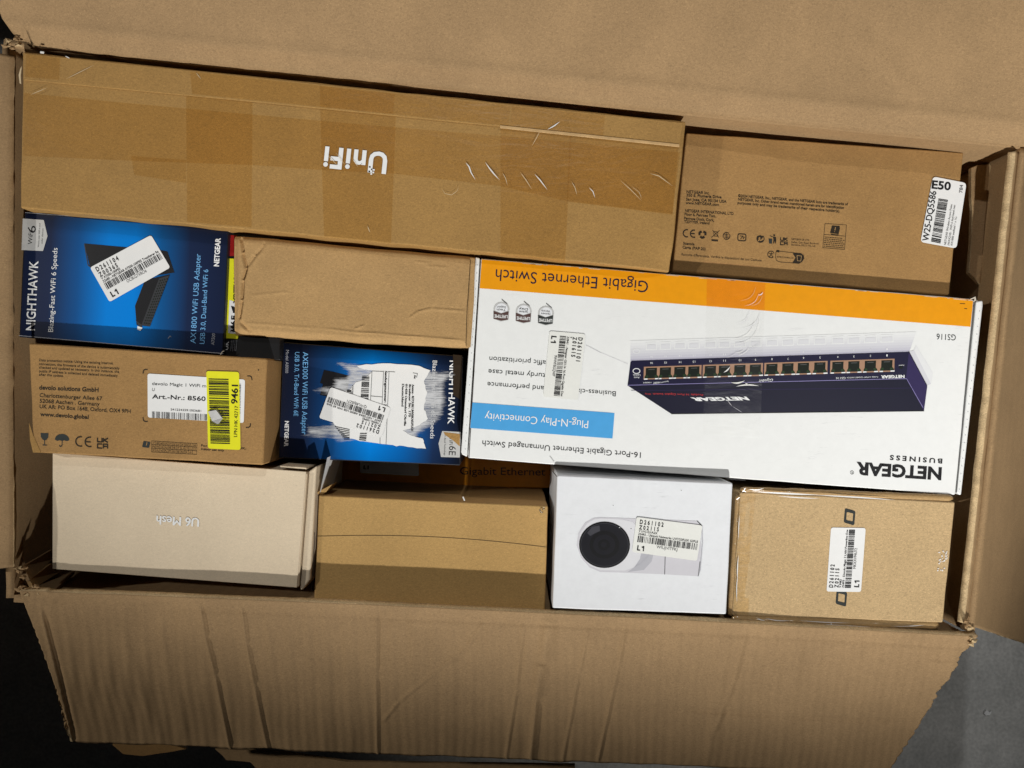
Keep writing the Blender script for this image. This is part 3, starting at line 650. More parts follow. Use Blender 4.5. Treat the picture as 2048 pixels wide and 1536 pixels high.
ic.poly([(1537, 477), (1544.5, 477.5), (1544, 487.5), (1538.2, 487)], 'ink_grey')
icon_ukca(ic, 1561, 475, 14, 14.5, I, 1.9)
ic.cut()
ic.loop([(1650, 447), (1693, 450), (1689, 499), (1645.5, 495.5)], 0.8, I)
ic.line([(1648.5, 469), (1691, 472.5)], 0.8, I)
ic.poly(rrect([(1664, 451), (1680, 452), (1676, 468), (1660, 466)], 1.5), I); ic.line([(1679.5, 456), (1676, 470), (1662, 468.5)], 1.2, I, 1.2)
ic.line([(1671, 454.5), (1669.8, 460.5)], 1.6, 'kraft_dark', 1.6); ic.poly(circ(1669, 463.3, .9, .9, 6), 'kraft_dark', 1.6)
rr = random.Random(4)
for j in range(6):
    x = 1649.5 - j * .35
    while x < 1686:
        wv = rr.uniform(1.5, 4); ic.line([(x, 474 + j * 3.7 + (x - 1649) * .08), (x + wv, 474 + j * 3.7 + (x + wv - 1649) * .08)], 1.3, I); x += wv + rr.uniform(1, 2)
ic.cut()
ic.line(circ(1542, 509, 6.6, 6.6, 16, 0.8, 5.9), 1.4, I); ic.line([(1543, 505), (1542, 509), (1539, 514)], 1.5, I); ic.line([(1542, 509), (1545, 513)], 1.3, I, 1.1); ic.line([(1538, 507), (1546, 508)], 1.1, I, 1.2)
ic.cut()
ic.line([(1552, 504), (1554, 502), (1590, 506), (1602, 507), (1607, 511), (1608, 517), (1604, 523), (1598, 527), (1560, 524), (1553, 521), (1551, 514), (1552, 504)], 0.9, I)
ic.poly([(1585, 505.6), (1602, 507), (1607.5, 511), (1608, 517), (1603, 524), (1598, 527), (1584.5, 526), (1591, 516)], I)
ic.loop([(1594, 511), (1603, 512), (1601.5, 522), (1595, 521.5)], 1, 'kraft_plain', 1.5)
ic.poly([(1553, 500), (1559, 500.5), (1558.5, 505), (1552.5, 504)], I); ic.text("ELEMENTS D'EMBALLAGE", (1554, 515), (1587, 517.5), 2.6, I)
# round clear seal across the near edge
sl = Part(t, 'clear_seal', z); sl.poly(circ(1632, 552, 46, 44, 40), 'tape_clear', 2.0)
# bent label with big letters, hanging a little over the right edge
SQ = [(1866, 353), (1933, 366), (1913, 497), (1841, 484)]
st = slab(t, 'sticker', rrect(SQ, 8), z + .0008, .0002, 'sticker_white'); zz = z + .0008
st['label'] = 'white sticker with large code and barcode, overhanging the right edge'
p = Part(st, 'lettering', zz); I = 'ink_black'
p.text('E50', (1863, 376.5), (1901, 380.5), 15.5, I, bold=.03); p.text('784', (1925, 386), (1926.5, 370), 7, I)
p.text('W25-DQ5586', (1857, 483), (1873, 383), 12.5, I, bold=.012)
p.text('NETGEAR Wireless Access Point', (1892, 490), (1905, 409), 4.2, 'ink_mid'); p.text('(WAX210) - WiFi 6 dual-band met', (1899, 491), (1911, 410), 4.2, 'ink_mid'); p.text('AX1800 snelheid 1 x 1G', (1905, 492), (1914, 434), 4.2, 'ink_mid')
Part(st, 'barcode', zz).bars([(1862, 483), (1877, 397), (1896, 400), (1881, 487)], I, 5, 34)

# ================================================================== TORN PIECE AND RED BOX IN THE RIGHT GAP
t = thing('cardboard_divider', 'torn brown cardboard piece wedged between the far right carton and the right wall', 'cardboard', (1960, 450), -.06)
slab(t, 'panel', [(1943, 335), (1955, 330), (1978, 328), (1986, 336), (1996, 343), (1990, 353), (1981, 362), (1979, 362), (1976, 480), (1969, 577), (1938, 546), (1943, 480), (1945, 420), (1943, 395)], -0.024, 0.004, 'kraft_outer', 0.0006, 'torn_edge')
tri(t, 'torn_tip', [(1978, 327, -.0235), (1997, 340, -.021), (1992, 354, -.021), (1980, 364, -.0235)], 'torn_edge')
t = thing('red_carton', 'dark red carton deep in the narrow gap beside the far right brown carton', 'carton', (1925, 470), -.15)
body(t, 'carton_body', [(1895, 340), (1943, 343), (1930, 600), (1880, 596)], -0.075, 0.1, 'red_card', 8, 20)

# ================================================================== BLUE BOX, LEFT
Q = [(49, 424), (457, 458), (446, 709), (38, 674)]; z = -0.008
t = thing('adapter_box', 'blue glossy box with badge and slanted white sticker, at the left wall', 'product box', (250, 560), z - .04)
body(t, 'carton_body', Q, z, 0.05, 'dark_card', 40, 26, wob=0.00012, bev=0.0007)
def uvpanel(parent, name, q, z, mat, lay=1):
    o = finish_mesh(name, [W(p, z + lay * LAY) for p in (q[3], q[2], q[1], q[0])], [[0, 1, 2, 3]], [mat], None, parent)
    u = o.data.uv_layers.new(name='UVMap')
    for k, c_ in enumerate(((0, 1), (1, 1), (1, 0), (0, 0))): u.data[k].uv = c_
    return o
uvpanel(t, 'printed_front', [(52, 427), (455, 460), (444, 706), (41, 672)], z, 'blue_front')
pic = Part(t, 'printed_picture', z)
pic.poly([(169, 487), (247, 494), (325, 501), (335, 503), (349, 545), (312, 551), (186, 538), (179, 530)], 'print_black', 2)
pic.line([(169, 488), (176, 530), (186, 538)], 2, 'print_grille', 2.3)
pic.poly([(290, 560), (340, 549), (300, 653), (282, 651), (273, 650), (270, 612)], 'print_black', 2.1)
pic.poly([(318, 557), (338, 551), (300, 653), (283, 650)], 'print_grille', 2.4)
for j in range(17):
    for i in range(4):
        x, y = bil([(319, 560), (337, 555), (300, 651), (286, 649)], (i + .5) / 4, (j + .4) / 17); pic.poly(circ(x, y, 1.5, 1.7, 6), 'print_port', 2.8)
pic.poly([(271, 640), (277, 652), (285, 655), (283, 649)], 'print_grille', 2.5); pic.poly([(275, 652), (285, 655.5), (281, 661.5), (274.5, 659)], 'ink_white', 2.6)
badge = Part(t, 'printed_badge', z); badge.poly([(45.5, 437), (87.5, 440), (95, 472), (86, 502), (43, 500)], 'print_silver', 2.2)
badge.text('WiFi', (64, 489), (66, 464), 8.5, 'ink_black', 2.6); badge.text('6', (71, 466), (72, 452), 16, 'ink_black', 2.6)
badge.text('Works with WiFi 6 and', (78, 495), (81, 447), 3, 'ink_grey', 2.6); badge.text('older devices', (85, 488), (87, 457), 3, 'ink_grey', 2.6)
p = Part(t, 'lettering', z)
p.text('NIGHTHAWK', (69.5, 661), (76.5, 522), 17.5, 'ink_white', 2, bold=.012); p.text('Blazing-Fast WiFi 6 Speeds', (106, 664), (115, 496), 9.8, 'ink_white', 2)
p.text('AX1800 WiFi USB Adapter', (391, 687), (401.5, 508), 10.6, 'ink_lightblue', 2); p.text('USB 3.0, Dual-Band WiFi 6', (409, 688), (416.5, 539), 9.5, 'ink_lightblue', 2)
p.text('A7500', (428.5, 690), (430.5, 667), 6.3, 'ink_dim', 2); p.text('NETGEAR', (437.5, 533), (441, 476), 9.6, 'ink_white', 2, bold=.035)
wr = Part(t, 'edge_wear', z)
wr.line([(50, 425), (250, 441), (456, 459)], .8, 'ink_dim', 1.5); wr.line([(38, 671), (240, 689), (446, 707)], 1.0, 'ink_dim', 1.5)
wr.line([(452, 460), (457, 459), (459, 463)], 2.2, 'pale_edge', 3); wr.line([(441, 709), (445, 703), (448, 702)], 1.8, 'pale_edge', 3); wr.line([(336, 677), (340, 672), (342, 674)], .9, 'ink_dim', 2.4)
sticker(t, [(180, 535), (302, 470), (340.5, 535), (219, 604)], z, ['D261104', 'Z0036S', 'V A7500-100PES', '22680 - NETGEAR A7500-100PES Treatherer Ra', 'OCIKG7XRO6', 'L1'], 21, lift=4).__setitem__('label', 'slanted white return sticker')

# ================================================================== BLACK BOX WITH YELLOW STICKER, BETWEEN
z = -0.013
t = thing('black_carton', 'black carton mostly hidden, with yellow sticker, in the gap right of the left blue box', 'carton', (465, 590), z - .04)
body(t, 'carton_body', [(448, 455), (560, 465), (560, 720), (440, 715)], z, 0.05, 'black_card', 10, 20)
slab(t, 'printed_stripe', [(458, 470), (474, 471), (474, 512), (455, 512)], z + 2 * LAY, LAY, 'red_card')
st = slab(t, 'sticker', rrect([(457, 517), (480, 518), (476, 678), (449, 676)], 3), z + 3 * LAY, LAY, 'sticker_yellow'); st['label'] = 'torn yellow sticker'
p = Part(st, 'lettering', z + 3 * LAY); p.text('LPNHK X277684', (474, 664), (477, 545), 9, 'ink_black', bold=.03)
slab(st, 'paper_patch', [(459, 600), (476, 606), (474, 668), (456, 666)], z + 3.6 * LAY, LAY * .4, 'sticker_white')
p.poly([(462, 612), (474, 616), (473, 630), (465, 622)], 'ink_black', 2)
p.text('W E', (471, 664), (473, 632), 10, 'ink_black', 2, bold=.03)
p2 = Part(t, 'lettering', z); p2.text('UK', (456, 700), (458, 683), 8, 'ink_white', 2); 
for k in range(4): p2.text('Imported by returns office', (462 + k * 3.4, 702), (464 + k * 3.4, 680), 1.8, 'ink_dim', 2)

# ================================================================== CRUMPLED PLAIN BROWN BOX
Q = [(464, 470), (950, 514), (934, 696), (465, 669)]; z = -0.005
t = thing('kraft_carton', 'plain brown carton with crumpled left end, between the left blue box and the white box', 'carton', (700, 580), z - .04)
cc = creases([((482, 474), (488, 505), 3, -0.0022, -0.0028), ((487, 505), (494, 536), 3, -0.0022, -0.0028), ((494, 536), (487, 560), 3, -0.0024, -0.0030), ((487, 560), (484, 600), 3, -0.0024, -0.003), ((484, 600), (478, 640), 3, -0.0022, -0.0028), ((478, 640), (502, 664), 3.5, -0.0016, -0.001),
              ((494, 536), (512, 512), 4, -0.0006, 0.0016), ((512, 512), (524, 500), 4, -0.0006, 0.0016), ((524, 500), (532, 486), 4, -0.0004, 0.001), ((725, 495), (718, 660), 2.5, 0.0004, 0.0), ((818, 635), (835, 622), 3, 0.0004, 0.0010), ((835, 622), (862, 615), 3, 0.0004, 0.0010), ((862, 615), (932, 621), 3, 0.0003, 0.0007),
              ((830, 522), (860, 525), 2.5, 0.0003, 0.0004), ((850, 530), (895, 534), 2.5, 0.0003, 0.0004), ((500, 590), (580, 583), 3, 0.0003, 0.0003), ((708, 657), (727, 650), 2, 0.0006, 0.0006), ((480, 645), (640, 657), 2.2, 0.0004, 0.0), ((640, 657), (936, 682), 2.2, 0.0006, 0.0004)])
def zf_cr(pp, s, tt):
    x, y = pp
    e = -0.004 * max(0, (tt - 0.93) / 0.07) ** 2 - 0.002 * max(0, (0.05 - tt) / 0.05) ** 2
    return cc(x, y) + e + 0.0006 * nz(x, y, 0.012, 5) - 0.0035 * math.exp(-(s / 0.02) ** 2)
o = body(t, 'carton_body', Q, z, 0.055, 'kraft_plain', 220, 90, zf=zf_cr, wob=0.0006, bev=0.0009, seed=31)
slab(t, 'end_flap', [(940, 515), (950, 516), (948, 600), (941, 694), (932, 696), (936, 640)], z + .0005, .02, 'kraft_plain', .0005)
wr = Part(t, 'edge_wear', z); wr.line([(941, 520), (936, 600), (935, 606), (932, 690)], 1.0, 'slit', 5)

# ================================================================== BOX WITH PALE AND YELLOW LABELS
Q = [(57, 686), (534, 717), (527, 930), (66, 905)]; z = 0.004
t = thing('kraft_carton', 'brown carton with address print, white label and yellow barcode label, left side', 'carton', (300, 810), z - .05)
body(t, 'carton_body', Q, z, 0.065, 'kraft_dark', 50, 24, wob=0.0003, bev=0.0013, seed=41)
slab(t, 'end_tape', [(58, 845), (66, 870), (82, 905.5), (66, 905), (60, 880)], z + 1.5 * LAY, LAY, 'kraft_long')
I = 'ink_brown'; p = Part(t, 'lettering', z)
for s, a, b_ in (("Data protection notice: Using the existing Internet", (78, 722.5), (226, 729)), ("connection, the firmware of the device is automatically", (78, 730), (239, 739)), ("checked and updated as necessary. In this instance, the", (78, 737), (238, 746)),
                 ("public IP address is collected and deleted immediately", (78, 744.5), (235, 754)), ("after the update.", (78, 751.5), (127, 754))): p.text(s, a, b_, 4.8, I, bold=.008)
p.text("devolo solutions GmbH", (78, 779), (197, 784), 8.3, I, bold=.028)
for s, a, b_ in (("Charlottenburger Allee 67", (79, 794), (204, 801)), ("52068 Aachen . Germany", (79, 805.5), (199, 812)), ("UK AR: PO Box 1648, Oxford, OX4 9PH", (79, 816.5), (261, 826.5))): p.text(s, a, b_, 7.6, I, bold=.01)
p.text("www.devolo.global", (80, 832), (177, 838), 7.6, I, bold=.028)
p.text("For use in EU, CH, UK.", (402, 893), (492, 899), 4, I, bold=.01); p.text("Indoor use only", (402, 900), (448, 903), 4, I, bold=.02)
ic = Part(t, 'printed_symbols', z)
icon_glass(ic, 81, 866, 1.0, 'ink_grey'); icon_umbrella(ic, 110, 868, 'ink_grey'); icon_ce(ic, 152, 873, 19, 0.05, I, 2.6); icon_ukca(ic, 195, 876, 21, 20, I, 2.6)
ic.cut()
ic.poly(rrect([(287, 882), (301, 884), (298, 896), (284, 894)], 1.5), 'ink_grey'); ic.line([(294, 885), (292.5, 891)], 1.4, 'kraft_dark', 1.5)
ic.cut()
g = [(303, 882), (394, 887.5), (393, 909), (303, 904)]
for i in range(12): ic.line([bil(g, i / 11, 0), bil(g, i / 11, 1)], .7, I)
for j in range(4): ic.line([bil(g, 0, j / 3), bil(g, 1, j / 3)], .7, I, 1.1)
codes = 'AT BE BG CH CY CZ DE DK EE EL ES FI FR HR HU IE IS IT LI LT LU LV MT NL NO PL PT RO SE SI SK UK'.split()
for k, cde in enumerate(codes):
    a, b_ = (k % 11 + .22) / 11, (k % 11 + .78) / 11; v = (k // 11 + .78) / 3; p.text(cde, bil(g, a, v), bil(g, b_, v), 3.6, I)
for (x, y, sx, sy) in ((286, 739, 1, 1), (504, 752, -1, 1), (286, 843, 1, -1), (501, 855, -1, -1)):
    ic.cut(); ic.line([(x + 9 * sx, y), (x + 4 * sx, y), (x + 1 * sx, y + 2 * sy), (x, y + 8 * sy)], 2.0, I)
ic.cut(); ic.poly(circ(517, 740, 1.4, 1.4, 8), I)
st = slab(t, 'sticker', rrect([(295, 747), (490, 759), (487.5, 846), (295.5, 835)], 5), z + 2 * LAY, LAY * .8, 'sticker_white'); zz = z + 2 * LAY; st['label'] = 'white article label'
p = Part(st, 'lettering', zz); I = 'ink_black'
p.text('devolo Magic 1 WiFi m', (304, 770), (412, 775), 6, 'ink_grey'); p.text('U', (304, 782), (309, 782.3), 6, 'ink_grey'); p.text('Art.-Nr.: 8560', (304, 797), (411, 802), 8.4, I, bold=.014)
p.text('2412243591003681', (341, 821), (402, 824), 4, I); p.text('S/N 2412243591003681', (480.5, 828), (482, 768), 3.4, 'ink_grey')
Part(st, 'barcode', zz).bars([(304, 823), (432, 829.5), (432, 842), (304, 836)], I, 8, 44)
st = slab(t, 'sticker', rrect([(412.5, 742), (478, 744), (481, 900), (416, 897)], 5), z + 4 * LAY, LAY * .8, 'sticker_yellow'); zz = z + 4 * LAY; st['label'] = 'yellow barcode label'
Part(st, 'barcode', zz).bars([(417, 757), (421, 887), (460, 888), (457, 758)], I, 9, 40)
p = Part(st, 'lettering', zz); p.text('LPN HK 42717', (474, 874), (476, 812), 6.6, I); p.text('9461', (474.5, 808), (476, 770), 12.2, I, bold=.02)
tri(st, 'torn_flap', [(416, 823, z + .001), (432, 820, z + .003), (444, 836, z + .002), (434, 848, z + .003), (424, 842, z + .0015)], 'print_silver')

# ================================================================== SECOND BLUE BOX WITH TORN ADDRESS LABEL
Q = [(566, 684), (926, 712), (920, 931), (557, 916)]; z = -0.022
t = thing('adapter_box', 'second blue box with torn, scraped address label, between brown carton and white box', 'product box', (740, 810), z - .04)
body(t, 'carton_body', Q, z, 0.05, 'dark_card', 40, 26, wob=0.00012, bev=0.0007, seed=51)
uvpanel(t, 'printed_front', [(568, 686), (924, 714), (918, 929), (559, 914)], z, 'blue_front_second')
p = Part(t, 'lettering', z)
p.text('NIGHTHAWK', (899.5, 721), (895.5, 848), 12.5, 'ink_white', 2, bold=.01); p.text('Blazing-Fast WiFi 6E Speeds', (865.5, 721), (860.5, 877), 8.6, 'ink_white', 2)
p.text('AXE3000 WiFi USB Adapter', (606, 704), (603.5, 869), 10.3, 'ink_lightblue', 2); p.text('USB 3.0, Tri-Band WiFi 6E', (590, 704), (587.5, 832), 8.8, 'ink_lightblue', 2)
p.text('Model A8000', (572, 700), (570.5, 746), 6, 'ink_dim', 2); p.text('NETGEAR', (570, 842), (568.5, 893), 7.6, 'ink_white', 2, bold=.03)
bd = Part(t, 'printed_badge', z); bd.poly([(884.5, 862), (921.5, 864), (919.5, 915), (882, 914), (877, 887)], 'print_silver', 2.2); bd.text('WiFi', (899, 868), (898.5, 890), 7, 'ink_grey', 2.6); bd.text('6E', (898.5, 892), (897.5, 910), 13.5, 'ink_black', 2.6)
bd.text('Tri-Band Technology', (889, 868), (888, 911), 3, 'ink_grey', 2.6); bd.poly([(887, 864), (920, 868), (919.5, 893), (905, 880), (890, 870)], 'kraft_long', 2.9)
pic = Part(t, 'printed_picture', z); pic.poly([(648, 740), (664, 743), (700, 752), (690, 800), (640, 790), (646, 768), (640, 766)], 'print_black', 2)
slab(t, 'corner_tape', [(906, 709), (925, 711), (922, 800), (906, 790)], z + 2.6 * LAY, LAY * .5, 'slit')
# residue sheet: dense grid with an 'edge' value so that the scraping thins out toward its outline
O = lambda x, y: (540 + x / 4.876, 670 + y / 4.876)
outline = [O(*q_) for q_ in ((640, 240), (1100, 270), (1500, 300), (1760, 325), (1840, 380), (1740, 480), (1740, 640), (1730, 800), (1650, 890), (1560, 930), (1480, 980), (1530, 1090), (1510, 1140), (1280, 1090), (900, 1060), (650, 1080), (560, 1040), (240, 1015), (235, 985), (330, 930), (340, 870), (560, 850), (560, 620), (430, 580), (350, 520), (500, 470), (590, 470), (600, 400), (720, 370), (620, 290))]
def inside(x, y, P):
    c_ = False
    for i in range(len(P)):
        (x1, y1), (x2, y2) = P[i], P[i - 1]
        if (y1 > y) != (y2 > y) and x < (x2 - x1) * (y - y1) / (y2 - y1) + x1: c_ = not c_
    return c_
def dist(x, y, P):
    d = 1e9
    for i in range(len(P)):
        ax, ay = P[i - 1]; bx, by = P[i]; dx, dy = bx - ax, by - ay; u = max(0, min(1, ((x - ax) * dx + (y - ay) * dy) / (dx * dx + dy * dy + 1e-9))); d = min(d, math.hypot(x - ax - dx * u, y - ay - dy * u))
    return d
vs, fs, ed = [], [], []; id_ = {}; step = 2.5
for j in range(80):
    for i in range(140):
        x, y = 585 + i * step, 712 + j * step
        if inside(x, y, outline): id_[(i, j)] = len(vs); vs.append(W((x, y), z + 3 * LAY)); ed.append(min(0.48, dist(x, y, outline) * 0.030) - 0.48)
for (i, j), a in id_.items():
    if (i + 1, j) in id_ and (i, j + 1) in id_ and (i + 1, j + 1) in id_: fs.append([a, id_[(i, j + 1)], id_[(i + 1, j + 1)], id_[(i + 1, j)]])
o = finish_mesh('label_residue', vs, fs, ['paper_residue'], None, t)
at = o.data.attributes.new('edge', 'FLOAT', 'POINT'); at.data.foreach_set('value', ed)
core = [O(*q_) for q_ in ((830, 300), (1100, 275), (1450, 300), (1560, 345), (1500, 450), (1530, 560), (1500, 700), (1540, 820), (1440, 890), (1300, 930), (1380, 985), (1490, 1010), (1520, 1110), (1300, 1085), (1130, 1068), (900, 1035), (780, 1010), (690, 930), (640, 890), (560, 800), (600, 560), (700, 560), (780, 530), (830, 470), (920, 430), (1000, 350), (900, 330))]
jag = []
for i in range(len(core)):
    for k in range(5):
        x, y = lerp(core[i], core[(i + 1) % len(core)], k / 5); jag.append((x + 2.2 * nz(x, y, .35, 1), y + 2.2 * nz(x, y, .35, 7)))
tl = slab(t, 'torn_label', jag, z + 4.2 * LAY, LAY * .8, 'sticker_white'); tl['label'] = 'torn white address label'; zz = z + 4.2 * LAY
p = Part(tl, 'lettering', zz); I = 'ink_black'
p.text('Sendungsnummer: 2', (770, 742), (768, 812), 4.6, I, bold=.03); p.text('Amazon - RETOURE UNVERKAEUFLICH', (824, 769), (822, 862), 4.4, I, bold=.025); p.text('Breslauer Str. 170', (818, 769), (817, 834), 4.2, I, bold=.025)
p.text('01458 Ottendorf Okrilla', (811, 768), (808, 852), 4.2, I, bold=.025); p.text('Deutschland', (804, 768), (803, 813), 4.2, I, bold=.025); p.text('An:', (828, 750), (828, 758), 4, I, bold=.025); p.text('nings', (704, 772), (703, 792), 4.6, I)
for a, b_ in (((744, 742), (741, 800)), ((767, 742), (764, 812)), ((778, 744), (772, 889)), ((742, 792), (765, 794)), ((745, 742), (767, 743)), ((776, 743), (790, 744)), ((826, 746), (835, 747)), ((835, 747), (833, 755)), ((760, 875), (760, 888))): p.line([a, b_], .9, 'ink_grey')
bc = Part(tl, 'barcode', zz); bc.bars([(724, 752), (721, 798), (737, 799), (739, 752)], I, 3, 15); bc.cut(); bc.bars([(720, 866), (718, 880), (732, 882), (734, 866)], I, 4, 7); bc.cut(); bc.bars([(694, 780), (692, 788), (702, 788), (703, 780)], I, 5, 4)
bc.cut()
for k in range(7): bc.line([(670 + 3 * k, 851 + k * 4.2 + 2), (699, 859 + k * 3.2)], 1.4, I)
sticker(t, [(763, 874), (638, 836), (661, 774), (781, 815)], z, ['D261102', 'Z0211S', 'V A8000-100PES', '22457 - NETGEAR A8000 USB WiFi 6E Stick', 'QWL8BJ8Z71', 'L1'], 22, lift=7).__setitem__('label', 'upside-down white return sticker')

# ================================================================== BIG WHITE BOX
Q = [(962, 517), (1948, 598), (1911, 990), (936, 916)]; z = -0.004
t = thing('switch_box', 'large white box with orange band and upside-down picture of a network switch', 'product box', (1430, 750), z - .05)
body(t, 'carton_body', Q, z, 0.06, 'white_card', 90, 36, wob=0.0002, bev=0.0008, seed=61)
slab(t, 'end_flap', [(951, 514), (960, 516), (934, 914), (924, 909), (922, 904)], z - .0015, .03, 'white_card', .0008); slab(t, 'end_flap', [(1952.5, 603), (1966, 601), (1966, 612), (1923, 988), (1921, 991), (1914, 986)], z - .0008, .03, 'white_card', .0008)
bn = Part(t, 'printed_bands', z)
bn.poly([(963.5, 519), (1445, 558), (1946.5, 599.5), (1941, 653.5), (1444, 614.5), (959.5, 576.5)], 'print_orange'); bn.poly([(945, 805), (1229, 826), (1225, 877), (940.5, 856)], 'print_blue')
wr = Part(t, 'edge_wear', z)
for k in range(26):
    x = random.uniform(975, 1935); y = 518.5 + (x - 962) * .0822 + random.uniform(0.3, 1.8); l = random.uniform(4, 26); wr.line([(x, y), (x + l, y + l * .082)], random.uniform(.5, 1.3), 'pale_edge', 1.6)
wr.line([(1920, 607), (1930, 607.5)], 1.3, 'ink_brown', 1.6); wr.line([(1929, 617), (1934, 617.5)], 1.3, 'ink_brown', 1.6)
wr.line([(938, 915), (961, 520)], 1.4, 'slit', .8); wr.line([(1913, 985), (1949, 602)], 1.2, 'ink_mid', .8)
wr.poly([(1940, 598), (1951, 593), (1952.5, 600), (1948, 604)], 'pale_edge', 4); wr.poly([(1942, 599), (1949, 597), (1948, 602)], 'slit', 4.4)
for k in range(24): 
    y = 530 + k * 16; wr.poly(circ(955.5 - (y - 517) * .0655, y, .8, .8, 5), 'ink_mid', -8.5)
    y = 622 + k * 15.5; wr.poly(circ(1961 - (y - 606) * .114, y, .8, 1.2, 5), 'ink_dim', -3.5)
wr.line([(1172, 690), (1201, 705)], .6, 'print_camera_shade', 1.6); wr.line([(1201, 705), (1256, 728)], .5, 'print_camera_shell', 1.6)
p = Part(t, 'lettering', z)
p.text('Gigabit Ethernet Switch', (1297, 562.5), (992, 538.5), 23, 'print_navy', 2, bold=-.004)
p.text('GS116', (1912, 669.5), (1873.5, 667.5), 11.5, 'ink_grey'); p.text('NETGEAR', (1884, 936), (1713, 925), 23.5, 'ink_black', bold=.04); p.text('BUSINESS', (1885, 918), (1780, 910.5), 9, 'ink_black', bold=.03, spacing=1.5); p.loop(circ(1704, 945, 3.5, 3.5, 12), .8, 'ink_grey'); p.text('R', (1705.5, 943.5), (1702.5, 943.3), 3.2, 'ink_grey')
p.text('Plug-N-Play Connectivity', (1177, 841.5), (970, 826), 15, 'ink_white', 2); p.text('16-Port Gigabit Ethernet Unmanaged Switch', (1282, 905), (965, 881), 11, 'ink_black')
p.text('Business-class quality and performance', (1232, 783), (975, 764), 9.8, 'ink_grey'); p.text('Sturdy metal case', (1098, 747.5), (977, 738.5), 9.8, 'ink_grey'); p.text('Traffic prioritization', (1108, 722.5), (979, 713), 9.8, 'ink_grey')
bdg = Part(t, 'printed_badges', z)
for k, (cx, cy, mt, tx) in enumerate(((1002.5, 621, 'print_maroon', ('Tech', 'Support')), (1047, 625, 'print_maroon', ('Next Business', 'Day')), (1091.5, 629, 'ink_grey', ('Hardware', 'Warranty')))):
    bdg.cut(); bdg.poly([(cx - 15.5, cy - 1)] + circ(cx + .5, cy - 2, 16, 15, 14, math.pi, 2 * math.pi) + [(cx + 15.5, cy + 1), (cx + 14, cy + 19), (cx - .5, cy + 22), (cx - 16, cy + 17)], 'print_silver', 1.2)
    bdg.poly(circ(cx + .5, cy - 3, 12.5, 11.5, 14, math.pi, 2 * math.pi) + [(cx + 12, cy + 1), (cx, cy + 5), (cx - 12, cy)], 'white_card_cool', 1.6)
    bdg.poly([(cx - 15.5, cy + .5), (cx - .5, cy + 6), (cx + 15, cy + 1.5), (cx + 13.8, cy + 18), (cx - .5, cy + 20.5), (cx - 15.2, cy + 16.5)], mt, 2)
    bdg.text('LIFETIME', (cx + 13, cy + 9.5), (cx - 13.5, cy + 8), 6, 'ink_white', 2.6, bold=.02)
    bdg.text(tx[0], (cx + 9, cy - 2.5), (cx - 9, cy - 3.6), 4, 'ink_grey', 2.6); bdg.text(tx[1], (cx + 9, cy - 8), (cx - 9, cy - 9), 4, 'ink_grey', 2.6)
    bdg.line([(cx + 1, cy - 22), (cx + 12, cy - 13)], 1.4, 'ink_mid', 2.2)
pic = Part(t, 'printed_picture', z)
# fading mirror image above the device
for i in range(8):
    a, b_ = i * 5.2, (i + 1) * 5.2
    pic.poly([(1261, 723 - a), (1818 + a * .35, 705 - a), (1818 + b_ * .35, 705 - b_), (1261, 723 - b_)], 'print_fade_%s' % 'abcdefgh'[i], 1.0)
pic.poly([(1818, 703), (1828, 700), (1862, 768), (1854, 771)], 'print_fade_d', 1.1); pic.poly([(1828, 700), (1832, 690), (1866, 745), (1862, 768)], 'print_fade_g', 1.05)
XS = [1303, 1331, 1360, 1388, 1421, 1449, 1480, 1511, 1544, 1576, 1607, 1640, 1676, 1708, 1741, 1774]
def sy(x): return -(x - 1261) * 0.0325      # slope of the device's long edges
for x in XS:
    hw = 10.5 + (x - 1303) * .004
    pic.loop([(x - hw, 701 + sy(x)), (x + hw, 700.3 + sy(x)), (x + hw - 1, 686 + sy(x)), (x - hw + 1, 687 + sy(x))], 1.8, 'print_fade_h', 1.7)
    pic.poly([(x - hw + 1, 700 + sy(x)), (x + hw - 1, 699.3 + sy(x)), (x + hw - 2, 690 + sy(x)), (x - hw + 2, 691 + sy(x))], 'print_fade_e', 1.6)
pic.poly([(1261, 724), (1264, 721.5), (1818, 703.5), (1812, 758), (1255, 772)], 'print_navy', 2)
pic.poly([(1255, 771), (1812, 757), (1848, 822), (1343, 828)], 'print_navy_top', 2); pic.poly([(1818, 703.5), (1853, 769), (1854.5, 773), (1848, 822), (1812, 757)], 'print_purple', 2.1)
pic.line([(1256, 770.5), (1812, 757.3)], 1.1, 'print_lavender', 2.6); pic.line([(1818, 703.5), (1854, 771)], 1.2, 'print_black', 2.7); pic.line([(1813, 757), (1846, 815)], .9, 'print_lavender', 2.6); pic.line([(1262, 781), (1826, 776)], .8, 'print_purple', 2.6); pic.line([(1343, 827.6), (1848, 821.8)], 1.6, 'print_black', 2.7)
for k in range(4):
    xs = XS[k * 4:k * 4 + 4]; h0 = xs[0] - 15.2; h1 = xs[3] + 15.2
    pic.poly([(h0, 733.5 + sy(h0) + 1), (h1, 733.5 + sy(h1) + 1), (h1 - .8, 758.5 + sy(h1) + 2), (h0 - .8, 758.5 + sy(h0) + 1.5)], 'print_tan', 2.3)
